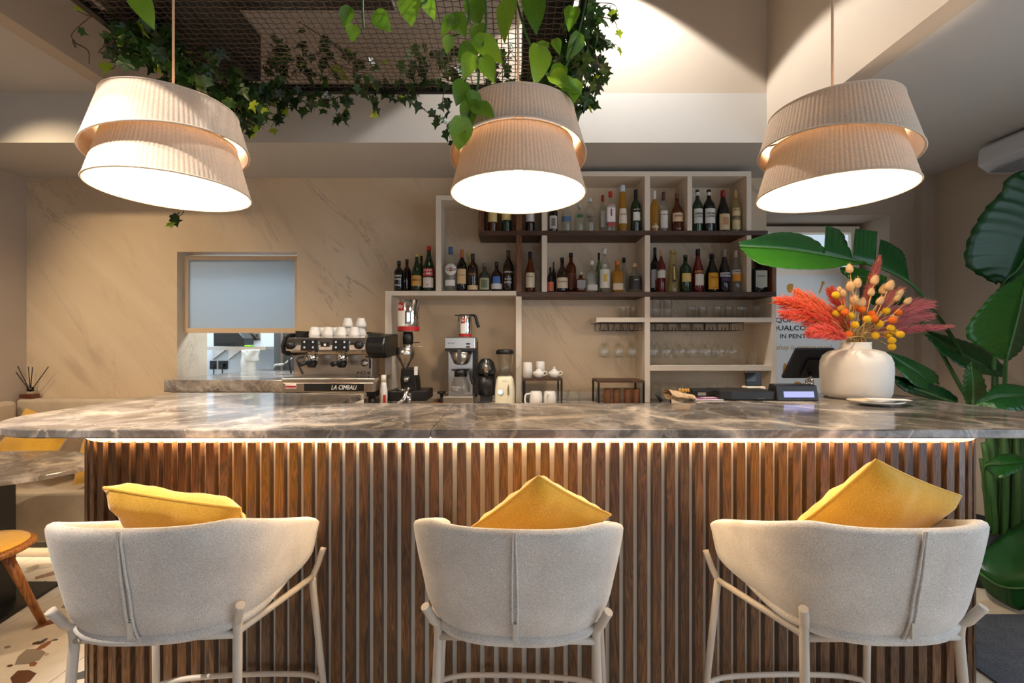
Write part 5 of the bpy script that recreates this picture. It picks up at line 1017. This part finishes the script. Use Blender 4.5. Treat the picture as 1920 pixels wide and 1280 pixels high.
# ================================================================ broad leaved plant at the right
sp_=thing('broad_leaf_plant','tall plant with huge paddle leaves behind the right bar end','plant',(2.72,2.7,0))
MB().lathe([(0,0.0),(0.18,0.0),(0.22,0.32),(0.205,0.32),(0.19,0.28),(0,0.28)],30,(2.72,2.75,0.0005)).build('pot',M['black'],sp_); MB().lathe([(0,0.285),(0.19,0.285)],30,(2.72,2.75,0)).build('soil',pbr('pot_soil',rgb(44,34,26),1.0),sp_)
def half(mb,mid,edge,n=34,m=6,bulge=0.02,rip=0.005,mi=0):
    A=resample(catmull([W(*q) for q in mid],8),n); B=resample(catmull([W(*q) for q in edge],8),n); P=[]
    for i,(a,c) in enumerate(zip(A,B)):
        row=[]
        for j in range(m+1):
            t=j/m; p=a.lerp(c,t); p=p+Vector((0,0,bulge*math.sin(math.pi*t)))+Vector((0,-rip*math.sin(i*2.2)*t,0.0)); row.append(p)
        P.append(row)
    mb.grid(P,mi)
def bleaf(halves,rib,mat='strel',ribr=(0.011,0.004)):
    b=MB()
    for mid,edge,*k in halves: half(b,mid,edge,**(k[0] if k else {}))
    o=b.build('leaf',M[mat],sp_,solid=0.0012); pts=catmull([W(*q) for q in rib],6); n=len(pts)
    MB().tube(pts,[ribr[0]+(ribr[1]-ribr[0])*i/(n-1) for i in range(n)],8).build('midrib',M['stem'],o)
mid=[(1705,530,2.44),(1640,498,2.38),(1560,480,2.33),(1470,466,2.28),(1386,461,2.22)]
bleaf([([(1545,477,2.33),(1470,466,2.28),(1386,461,2.22)],[(1549,470,2.36),(1530,450,2.42),(1490,436,2.42),(1440,438,2.36),(1386,460,2.23)]),
 ([(1598,488,2.36),(1545,477,2.33)],[(1594,470,2.42),(1578,434,2.5),(1548,422,2.46)],{'n':16}),
 ([(1642,498,2.38),(1598,488,2.36)],[(1645,434,2.46),(1624,431,2.47),(1603,428,2.46)],{'n':16}),
 ([(1705,530,2.44),(1645,500,2.38)],[(1700,502,2.5),(1694,474,2.5),(1670,456,2.5),(1650,448,2.46)],{'n':36})],[(1852,756,2.62),(1790,640,2.55),(1740,570,2.5)]+mid)
bleaf([([(1640,498,2.38),(1560,480,2.33),(1470,466,2.28),(1388,463,2.22)],[(1620,488,2.34),(1560,503,2.24),(1480,504,2.18),(1420,493,2.16),(1388,466,2.2)],{'bulge':-0.01})],[(1640,499,2.38),(1560,481,2.33),(1470,467,2.28)],'strel2',(0.004,0.003))
bleaf([([(1878,538,2.5),(1912,500,2.46),(1945,430,2.42),(1980,350,2.4),(2004,305,2.42)],[(1868,534,2.5),(1816,503,2.5),(1808,478,2.5),(1818,440,2.48),(1846,392,2.46),(1875,362,2.44),(1890,332,2.42),(1945,310,2.4),(2003,305,2.42)],{'n':44,'rip':0.007}),
 ([(1878,538,2.5),(1912,500,2.46),(1945,430,2.42),(1980,350,2.4),(2004,305,2.42)],[(1890,540,2.48),(1960,510,2.4),(2030,430,2.32),(2045,350,2.32),(2006,305,2.42)],{'n':40})],[(1862,760,2.62),(1866,640,2.56),(1878,538,2.5),(1912,500,2.46),(1945,430,2.42),(1980,350,2.4)])
bleaf([([(1886,678,2.38),(1896,640,2.36),(1913,575,2.34),(1924,512,2.34)],[(1880,676,2.38),(1840,652,2.3),(1812,632,2.28),(1815,608,2.28),(1838,578,2.3),(1870,543,2.32),(1924,512,2.34)],{'n':44})],[(1880,762,2.5),(1884,715,2.44),(1886,678,2.38),(1896,640,2.36),(1913,575,2.34),(1924,514,2.34)],'strel2')
bleaf([([(1886,678,2.38),(1896,640,2.36),(1913,575,2.34),(1924,512,2.34)],[(1892,676,2.38),(1916,655,2.42),(1934,610,2.45),(1940,550,2.42),(1924,512,2.34)])],[(1896,640,2.362),(1913,575,2.342)],'strel',(0.003,0.003))
bleaf([([(1664,667,2.3),(1700,686,2.3),(1730,708,2.32),(1745,728,2.36)],[(1664,665,2.3),(1700,672,2.36),(1738,688,2.4),(1758,704,2.42),(1760,722,2.4)]),([(1664,667,2.3),(1700,686,2.3),(1730,708,2.32),(1745,728,2.36)],[(1664,669,2.3),(1690,700,2.2),(1718,724,2.22),(1744,731,2.34)])],[(1808,775,2.5),(1775,755,2.42),(1745,728,2.36),(1700,686,2.3),(1664,667,2.3)])
bleaf([([(1674,712,2.25),(1720,730,2.28),(1795,756,2.36)],[(1674,709,2.25),(1720,714,2.34),(1770,728,2.38),(1797,752,2.36)]),([(1674,712,2.25),(1720,730,2.28),(1795,756,2.36)],[(1674,715,2.25),(1700,735,2.24),(1745,748,2.32),(1795,758,2.36)])],[(1674,712,2.25),(1720,730,2.28),(1795,756,2.36)])
bleaf([([(1732,624,2.6),(1790,655,2.6),(1850,690,2.6),(1885,706,2.6)],[(1732,622,2.6),(1790,633,2.66),(1850,656,2.68),(1886,690,2.64)]),([(1732,624,2.6),(1790,655,2.6),(1850,690,2.6),(1885,706,2.6)],[(1734,628,2.6),(1770,665,2.52),(1820,695,2.5),(1884,708,2.58)])],[(1732,624,2.6),(1790,655,2.6),(1850,690,2.6),(1885,706,2.6)])
bleaf([([(1824,772,2.35),(1824,730,2.33),(1820,684,2.32)],[(1820,772,2.35),(1806,740,2.32),(1808,700,2.32),(1819,684,2.32)]),([(1824,772,2.35),(1824,730,2.33),(1820,684,2.32)],[(1830,772,2.35),(1850,745,2.4),(1843,705,2.4),(1821,684,2.32)])],[(1826,800,2.4),(1824,772,2.35),(1824,730,2.33),(1820,684,2.32)],'strel2')
bleaf([([(1830,762,2.2),(1870,745,2.2),(1945,742,2.2)],[(1832,760,2.2),(1870,722,2.28),(1915,724,2.3),(1948,740,2.22)]),([(1830,762,2.2),(1870,745,2.2),(1945,742,2.2)],[(1834,766,2.2),(1880,770,2.12),(1920,768,2.12),(1946,746,2.2)])],[(1800,775,2.3),(1830,762,2.2),(1870,745,2.2),(1945,742,2.2)])
bleaf([([(1576,508,2.7),(1620,520,2.68),(1662,528,2.66)],[(1575,506,2.7),(1600,502,2.74),(1640,513,2.74),(1663,524,2.68)]),([(1576,508,2.7),(1620,520,2.68),(1662,528,2.66)],[(1578,512,2.7),(1605,530,2.62),(1640,536,2.62),(1661,531,2.66)])],[(1808,738,2.62),(1752,640,2.64),(1700,565,2.66),(1662,528,2.66),(1620,520,2.68),(1576,508,2.7)],'strel2')
bleaf([([(1690,560,2.66),(1650,550,2.68),(1625,562,2.7)],[(1694,558,2.66),(1668,540,2.7),(1640,536,2.72),(1625,560,2.7)]),([(1690,560,2.66),(1650,550,2.68),(1625,562,2.7)],[(1700,572,2.66),(1668,572,2.6),(1640,572,2.62),(1627,564,2.7)])],[(1690,560,2.66),(1650,550,2.68),(1625,562,2.7)])
bleaf([([(1846,876,2.45),(1880,870,2.4),(1930,872,2.35)],[(1846,874,2.45),(1880,852,2.46),(1915,855,2.44),(1932,870,2.36)]),([(1846,876,2.45),(1880,870,2.4),(1930,872,2.35)],[(1848,880,2.44),(1872,897,2.34),(1905,885,2.32),(1930,875,2.34)])],[(1860,1000,2.62),(1850,930,2.55),(1846,876,2.45),(1880,870,2.4),(1930,872,2.35)])
bleaf([([(1826,1062,2.5),(1880,1100,2.36),(1960,1100,2.25)],[(1828,1056,2.5),(1850,1025,2.55),(1890,996,2.52),(1930,972,2.45),(1965,1000,2.35)],{'n':36}),([(1826,1062,2.5),(1880,1100,2.36),(1960,1100,2.25)],[(1828,1070,2.5),(1848,1106,2.44),(1880,1130,2.38),(1915,1144,2.32),(1960,1130,2.28)],{'n':36})],[(1870,1010,2.66),(1830,1040,2.55),(1826,1062,2.5),(1880,1100,2.36),(1960,1100,2.25)])
for (x0,y0,x1,y1,d,r_) in ((1852,756,1858,1030,2.62,0.022),(1866,700,1872,1030,2.66,0.018),(1880,762,1880,1030,2.6,0.02),(1892,730,1890,1030,2.64,0.018),(1905,800,1900,1030,2.6,0.02),(1845,830,1864,1030,2.58,0.02),(1840,860,1856,1030,2.66,0.016),(1914,820,1906,1030,2.66,0.02)):
    MB().tube(catmull([W(x0,y0,d),W((x0+x1)/2+4,(y0+y1)/2,d),W(x1,y1,d+0.06)],5),[r_*0.7]*3+[r_]*8,8).build('leaf_stalk',M['stem'],sp_)

# ================================================================ vase and dried flowers
VD=2.235; vx=WX(1604,VD); VT=1.125
va=thing('vase','wide matt white vase with a short neck on the bar top','vase',(vx,VD,VT))
MB().lathe([(0,0.001),(0.122,0.001),(0.134,0.006),(0.143,0.03),(0.147,0.08),(0.149,0.14),(0.147,0.175),(0.136,0.205),(0.112,0.226),(0.078,0.236),(0.064,0.239),(0.062,0.262),(0.065,0.272),(0.058,0.272),(0.054,0.258),(0.056,0.236),(0.10,0.218),(0.135,0.17),(0.13,0.03),(0,0.012)],48,(vx,VD,VT)).build('pot',M['vase'],va)
MB().lathe([(0,0.03),(0.120,0.03),(0.125,0.06),(0,0.062)],32,(vx,VD,VT)).build('filler_sand',M['bench'],va)
def base(r): a=r.uniform(0,6.28); q=0.03*math.sqrt(r.random()); return Vector((vx+q*math.cos(a),VD+q*math.sin(a),VT+0.064))
def neck(r): a=r.uniform(0,6.28); q=0.042*math.sqrt(r.random()); return Vector((vx+q*math.cos(a),VD+q*math.sin(a),VT+0.279))
def plume_mat(n_,c0,c1): return leafmat(n_,rgb(*c0),rgb(*c1),0.4,0.8)
PM={'coral':plume_mat('plume_coral',(222,84,50),(248,138,88)),'red':plume_mat('plume_red',(206,64,46),(238,104,74)),'pink':plume_mat('plume_pink',(222,84,70),(244,128,108)),'dusty':plume_mat('plume_dusty',(196,100,86),(226,144,124)),'mauve':plume_mat('plume_mauve',(186,92,94),(224,140,132))}
stemm=pbr('straw_stem',rgb(190,150,84),0.8)
def plume(label,pts,wd,mat,seed,n=420):
    r=random.Random(seed); t=thing('pampas_plume',label,'pampas grass',(vx,VD,VT+0.07),'dyed pampas plumes in the vase')
    P=[W(*q) for q in pts]; full=catmull([base(r),neck(r)]+P,8); MB().tube(full,[0.0026]*len(full),5).build('stem',stemm,t)
    C=resample(catmull(P,8),40); b=MB()
    for k in range(n):
        q=r.random(); i=min(37,int(q*38)); p=C[i].lerp(C[i+1],r.random()); tg=(C[i+1]-C[i]).normalized(); env=math.sin(math.pi*min(1,0.12+q*0.80))**0.8
        o_=rv(r); o_=(o_-tg*o_.dot(tg)).normalized(); L=wd/F*VD*r.uniform(0.9,1.9)*env*1.3; dirv=(tg*1.15+o_*0.62+Vector((0,0,-0.10))).normalized(); sd=dirv.cross(Vector((0,-1,0.2))).normalized()*r.uniform(0.0009,0.002)
        e=p+dirv*L; m_=p+dirv*L*0.5+o_*L*0.10; b.add([p-sd,p+sd,m_+sd*1.3,e,m_-sd*1.3],[(0,1,2,4),(4,2,3)])
    o=b.build('plume',PM[mat],t); o['kind']='stuff'; return t
plume('long orange plume reaching furthest left from the vase',[(1575,612,2.2),(1530,586,2.16),(1490,570,2.14),(1452,561,2.12)],17,'coral',31)
plume('red orange plume below the longest one',[(1580,625,2.2),(1540,604,2.15),(1500,592,2.12),(1462,587,2.1)],16,'red',32)
plume('orange plume rising left above the others',[(1580,610,2.24),(1545,580,2.24),(1515,560,2.24),(1490,545,2.24)],15,'coral',33)
plume('coral pink plume drooping low over the tablet',[(1588,632,2.15),(1560,624,2.1),(1535,620,2.08),(1516,624,2.06)],15,'pink',34)
plume('red plume standing upright left of the straw heads',[(1592,628,2.28),(1578,590,2.3),(1566,560,2.3),(1556,540,2.3)],14,'red',35)
plume('deep red plume filling the left middle of the bouquet',[(1585,622,2.26),(1555,596,2.26),(1535,585,2.26),(1500,580,2.24)],18,'red',36,520)
plume('tall dusty pink plume pointing straight up',[(1612,600,2.3),(1624,560,2.3),(1638,515,2.3),(1650,478,2.3)],9,'dusty',37)
plume('mauve plume fanning to the upper right',[(1630,620,2.35),(1670,594,2.38),(1710,578,2.4),(1748,570,2.4)],20,'mauve',38,520)
plume('long pink plume stretched level to the right',[(1640,632,2.3),(1690,620,2.3),(1740,614,2.3),(1790,611,2.3)],9,'mauve',39)
plume('dusty plume behind the straw heads on the right',[(1630,600,2.4),(1655,570,2.42),(1675,552,2.42),(1690,540,2.42)],13,'dusty',40)
plume('mauve plume sloping right below the fan',[(1640,625,2.38),(1680,606,2.4),(1715,594,2.42),(1750,592,2.42)],15,'mauve',41)
tail=pbr('bunny_tail',rgb(212,168,116),0.9,var=0.12,vs=60,bump=0.6,bs=500); tm_=MB().lathe([(0,0),(0.35,0.08),(0.5,0.3),(0.46,0.6),(0.25,0.88),(0,1.0)],12).mesh('seed_head',tail); rb=random.Random(8)
fm_=MB()
for k in range(70):
    a=rb.uniform(0,6.28); z=rb.uniform(0.05,0.95); q=0.45*math.sin(math.pi*min(0.95,z*0.8+0.15)); p=Vector((q*math.cos(a),q*math.sin(a),z)); e=p+Vector((math.cos(a)*0.16,math.sin(a)*0.16,0.22)); sd=Vector((-math.sin(a),math.cos(a),0))*0.02; fm_.add([p-sd,p+sd,e],[(0,1,2)])
fuzz=fm_.mesh('fuzz',tail)
def nearest(x,y,L): return L[min(range(len(L)),key=lambda i:(L[i][0]-x)**2+(L[i][1]-y)**2)]
def where(x,y):
    h='left' if x<1598 else ('middle' if x<1645 else 'right'); v='top' if y<545 else ('centre' if y<590 else 'bottom'); return h,v
TL=[(1594,503,15),(1594,535,17),(1606,530,17),(1638,524,17),(1632,547,14),(1653,541,17),(1664,534,18),(1645,562,15),(1676,556,14),(1660,577,14),(1575,543,12),(1582,549,13),(1603,560,18),(1614,566,16),(1597,574,14),(1652,582,14),(1672,588,14),(1696,562,13),(1640,606,14),(1593,605,22),(1682,547,14),(1625,590,14),(1605,625,14),(1620,612,14)]
used={}
def uniq(l):
    k=used.get(l,0); used[l]=k+1
    return l if k==0 else l+(', slightly further back' if k==1 else (', a little higher' if k==2 else (', the smallest one' if k==3 else ', half hidden behind its neighbours' if k==4 else ', deepest in the bunch')))
TS=sorted(TL,key=lambda q:q[1])
for i,(x,y,s) in enumerate(TS):
    s*=1.2; d=rb.uniform(2.12,2.22) if y<570 else rb.uniform(2.26,2.36); p=W(x,y+s/2,d); nb=neck(rb); h,v=where(x,y)
    above=[q for q in TS if q[1]<y]
    t=thing('bunny_tail',f'{["topmost","second highest","third highest","fourth highest","fifth highest","sixth highest","seventh highest","eighth highest","ninth highest","tenth highest","eleventh highest","twelfth highest"][i] if i<12 else ["twelfth lowest","eleventh lowest","tenth lowest","ninth lowest","eighth lowest","seventh lowest","sixth lowest","fifth lowest","fourth lowest","third lowest","second lowest","lowest"][i-12]} tan bunny tail seed head, {h} of the bouquet','dried grass',(p.x,p.y,p.z),'bunny tails in the vase')
    up=(p-nb).normalized(); q=up.to_track_quat('Z','Y').to_matrix().to_4x4(); sz=s/F*d
    for me,nm_ in ((tm_,'seed_head'),(fuzz,'bristles')):
        o=link_copy(me,nm_,t); o.matrix_local=q@Matrix.Diagonal((sz*0.7,sz*0.7,sz,1))
        if nm_=='bristles': o['kind']='stuff'
    MB().tube([base(rb),nb,p+up*sz*0.1],0.0017,5).build('stem',stemm,t)
ym=pbr('craspedia_yellow',rgb(232,178,20),0.9,var=0.15,vs=160,bump=0.8,bs=400); om=pbr('craspedia_orange',rgb(232,108,18),0.9,var=0.15,vs=160,bump=0.8,bs=400); och=pbr('craspedia_ochre',rgb(184,128,30),0.9,var=0.15,vs=160,bump=0.8,bs=400)
bp=[(math.sin(math.pi*k/9)*(1+0.03*(-1)**k),-math.cos(math.pi*k/9)) for k in range(10)]
bmesh_={'yellow':MB().lathe(bp,16).mesh('ball',ym),'orange':MB().lathe(bp,16).mesh('ball',om),'ochre':MB().lathe(bp,16).mesh('ball',och)}
BLS=[(1567,553,'yellow'),(1568,587,'yellow'),(1595,592,'yellow'),(1626,598,'yellow'),(1661,583,'yellow'),(1649,607,'yellow'),(1641,629,'yellow'),(1670,615,'yellow'),(1676,622,'yellow'),(1688,627,'yellow'),(1672,638,'yellow'),(1665,628,'yellow'),(1672,650,'yellow'),(1603,609,'yellow'),(1577,579,'ochre'),(1584,585,'orange'),(1605,577,'orange'),(1616,580,'orange'),(1634,589,'orange'),(1639,597,'orange'),(1684,586,'orange'),(1674,600,'orange'),(1591,627,'orange')]
cnt={}
for x,y,c in sorted(BLS):
    cnt[c]=cnt.get(c,0)+1; n=cnt[c]; on=(ORD+('eleventh','twelfth','thirteenth','fourteenth'))[n-1]
    d=rb.uniform(2.14,2.22); p=W(x,y,d); nb=neck(rb); nb.y=min(nb.y,VD-0.012)
    t=thing('billy_button',f'{on} {c} ball flower from the left in the vase' if c!='ochre' else 'single ochre ball flower in the vase','ball flower',tuple(p),'ball flowers in the vase')
    o=link_copy(bmesh_[c],'flower_ball',t); r_=6.9/F*d; o.matrix_local=Matrix.Rotation(rb.uniform(0,3),4,'X')@Matrix.Scale(r_,4)
    mid_=nb.lerp(p,0.55)+Vector((0,0,0.026)); MB().tube(catmull([base(rb),nb,mid_,p],4),0.0015,5).build('stem',stemm,t)

# ================================================================ things on the right bar wing
ZT_=1.125
def atop(px,py): d=(H-ZT_)*F/(py-640); return WX(px,d),d
tb=thing('tablet_stand','black point of sale tablet on a chrome stand behind the vase','tablet',(WX(1515,2.42),2.42,ZT_))
q=[W(1494,655,2.43),W(1566,655,2.43),W(1540,709,2.55),W(1467,709,2.55)]; nrm=(q[1]-q[0]).cross(q[3]-q[0]).normalized()
b=MB(); b.add([v for v in q]+[v+nrm*0.018 for v in q],[(0,1,2,3),(7,6,5,4),(0,4,5,1),(1,5,6,2),(2,6,7,3),(3,7,4,0)]); b.build('tablet_case',pbr('tablet_black',rgb(30,33,40),0.4),tb,bevel=0.003)
q2=[W(1514,673,2.465),W(1552,673,2.465),W(1540,703,2.535),W(1500,703,2.535)]; b=MB(); b.add([v-nrm*0.001 for v in q2]+[v-nrm*0.014 for v in q2],[(0,1,2,3),(7,6,5,4),(0,4,5,1),(1,5,6,2),(2,6,7,3),(3,7,4,0)]); b.build('mount_plate',M['black'],tb,bevel=0.003)
b=MB(); b.tube([W(1520,700,2.50),W(1517,712,2.43)],0.012,10); b.build('neck',M['chrome'],tb); 
for x in (1512.5,1523): MB().tube([W(x,711,2.425),W(x,734,2.425)],0.007,8).build('stand_leg',M['chrome'],tb)
MB().box(WX(1498,2.42),WX(1528,2.42),2.40,2.445,ZT_+0.001,ZT_+0.012).build('foot_plate',M['chrome'],tb,bevel=0.002)
x,d=atop(1496,752); cd=thing('customer_display','black customer display with a lit lavender screen','display',(x,d+0.05,ZT_))
MB().prism([(d,ZT_+0.001),(d+0.016,WZ(723,d)),(d+0.07,WZ(721,d)),(d+0.10,ZT_+0.001)],WX(1458,d),WX(1536,d),0,lambda u,v,w_:(w_,u,v)).build('housing',M['black'],cd,bevel=0.004)
sl=(0.016)/(WZ(723,d)-ZT_); f_=lambda px,py:(WX(px,d),d+sl*(WZ(py,d)-ZT_)-0.0012,WZ(py,d))
MB().add([f_(1471,745),f_(1528,745),f_(1528,734),f_(1471,734)],[(0,1,2,3)]).build('screen',emit('lavender_screen',(0.50,0.52,1.0,1),1.1),cd)
lettering('EPSON',lambda a,b_:(WX(1497,d)+a,d-0.0009+sl*0.006,ZT_+0.0065+b_),colm(120,120,124),cd,width=0.022,height=0.004)
x,d=atop(1430,751); pr=thing('card_terminal','flat black cash printer lying left of the customer display','printer',(x,d+0.08,ZT_))
MB().prism([(WX(1352,d),d+0.02),(WX(1372,d),d),(WX(1456,d),d),(WX(1456,d),d+0.17),(WX(1352,d),d+0.17)],ZT_+0.001,WZ(733,d)).build('housing',M['black'],pr,bevel=0.006); MB().box(WX(1308,d),WX(1354,d),d+0.06,d+0.16,WZ(738,d),WZ(733.5,d)).build('tray',M['blackmetal'],pr,bevel=0.002); MB().box(WX(1310,d),WX(1320,d),d+0.07,d+0.15,ZT_+0.001,WZ(738,d)).build('tray_foot',M['blackmetal'],pr)
lettering('EPSON',flatmap(WX(1427,d),d-0.0008,WZ(747,d)),colm(120,120,124),pr,width=0.028,height=0.006)
x,d=atop(1413,745); d+=0.05; s=thing('card_reader','upright black card reader on a small cradle','card reader',(x,d,WZ(733,d-0.05)))
zc=WZ(733,d-0.05)+0.003
MB().box(WX(1396,d),WX(1430,d),d-0.03,d+0.03,zc-0.002,zc+0.016).build('cradle',M['whitepanel'],s,bevel=0.003); R_=Matrix.Rotation(math.radians(-12),3,'X'); o=MB().obox((WX(1413,d),d+0.005,zc+0.052),(0.040,0.006,0.04),R_).build('reader_body',M['black'],s,bevel=0.006); MB().obox((WX(1407,d),d-0.0025,zc+0.062),(0.024,0.001,0.022),R_).build('lens_plate',pbr('glossy_black',rgb(10,10,12),0.05),o)
x,d=atop(1340,748)
for k,(a,c,lab) in enumerate(((0.0,'paper','white flyer lying on the bar beside the paper bag'),(0.12,'mag','magenta flyer fanned out beside the printer'),(0.22,'mag2','pale pink flyer on top of the flyer pile'))):
    mm={'paper':M['paper'],'mag':pbr('magenta_print',rgb(150,70,130),0.5),'mag2':pbr('pink_print',rgb(214,176,196),0.5)}[c]
    o=MB().obox((WX(1322+k*9,d),d-0.0+k*0.012,ZT_+0.0025+0.003*k),(0.07,0.045,0.0012),Matrix.Rotation(a-0.1,3,'Z')).build('flyer',mm); tag(recenter(o),lab,'flyer','flyers on the bar')
x,d=atop(1284,750); bgm=pbr('kraft_paper',rgb(186,156,120),0.85,var=0.12,vs=40)
s=thing('paper_bag','crumpled kraft paper bag lying on the right bar wing','paper bag',(x,d,ZT_)); rr=random.Random(3); P=[]
for i in range(9):
    row=[]
    for j in range(14):
        a=2*math.pi*j/14; t=i/8; hh=0.026*(1-0.55*t); row.append(Vector((WX(1256,d)+t*(WX(1302,d)-WX(1256,d)),d+0.03+0.06*math.cos(a)*(1+0.1*rr.uniform(-1,1)),ZT_+0.001+hh+hh*math.sin(a)*(1+0.0*rr.random())-(0 if math.sin(a)<0 else 0.006*rr.random()))))
    P.append(row)
MB().grid(P,smooth=False,closed=True).build('bag',bgm,s)
for i,px in enumerate((1279,1284.5,1290,1295)): MB().lathe([(0,0),(0.008,0.004),(0.006,0.016),(0,0.02)],8,(WX(px,d),d+0.03,WZ(735.5,d+0.03))).build('clip',M['gold'],s)
x,d=atop(1672,764); pl=thing('plate','flat white plate with papers near the vase','plate',(x,d+0.08,ZT_)); yc=d+0.085
MB().lathe([(0,0.001),(0.045,0.001),(0.06,0.004),(0.10,0.016),(0.102,0.019),(0.06,0.009),(0,0.007)],36,(x,yc,ZT_)).build('dish',M['porc'],pl)
for k,(dx,dy,a,c,lab) in enumerate(((-0.035,0.01,0.3,(214,190,150),'kraft paper slip on the white plate'),(0.05,-0.005,-0.25,(232,226,216),'white folded napkin on the white plate'))):
    o=MB().obox((x+dx,yc+dy,ZT_+0.0215+0.003*k),(0.075,0.03,0.001),Matrix.Rotation(a,3,'Z')).build('napkin',pbr('napkin_%d'%k,rgb(*c),0.8)); tag(recenter(o),lab,'napkin')
# ---------------------------------------------------------------- end
bpy.context.view_layer.update()
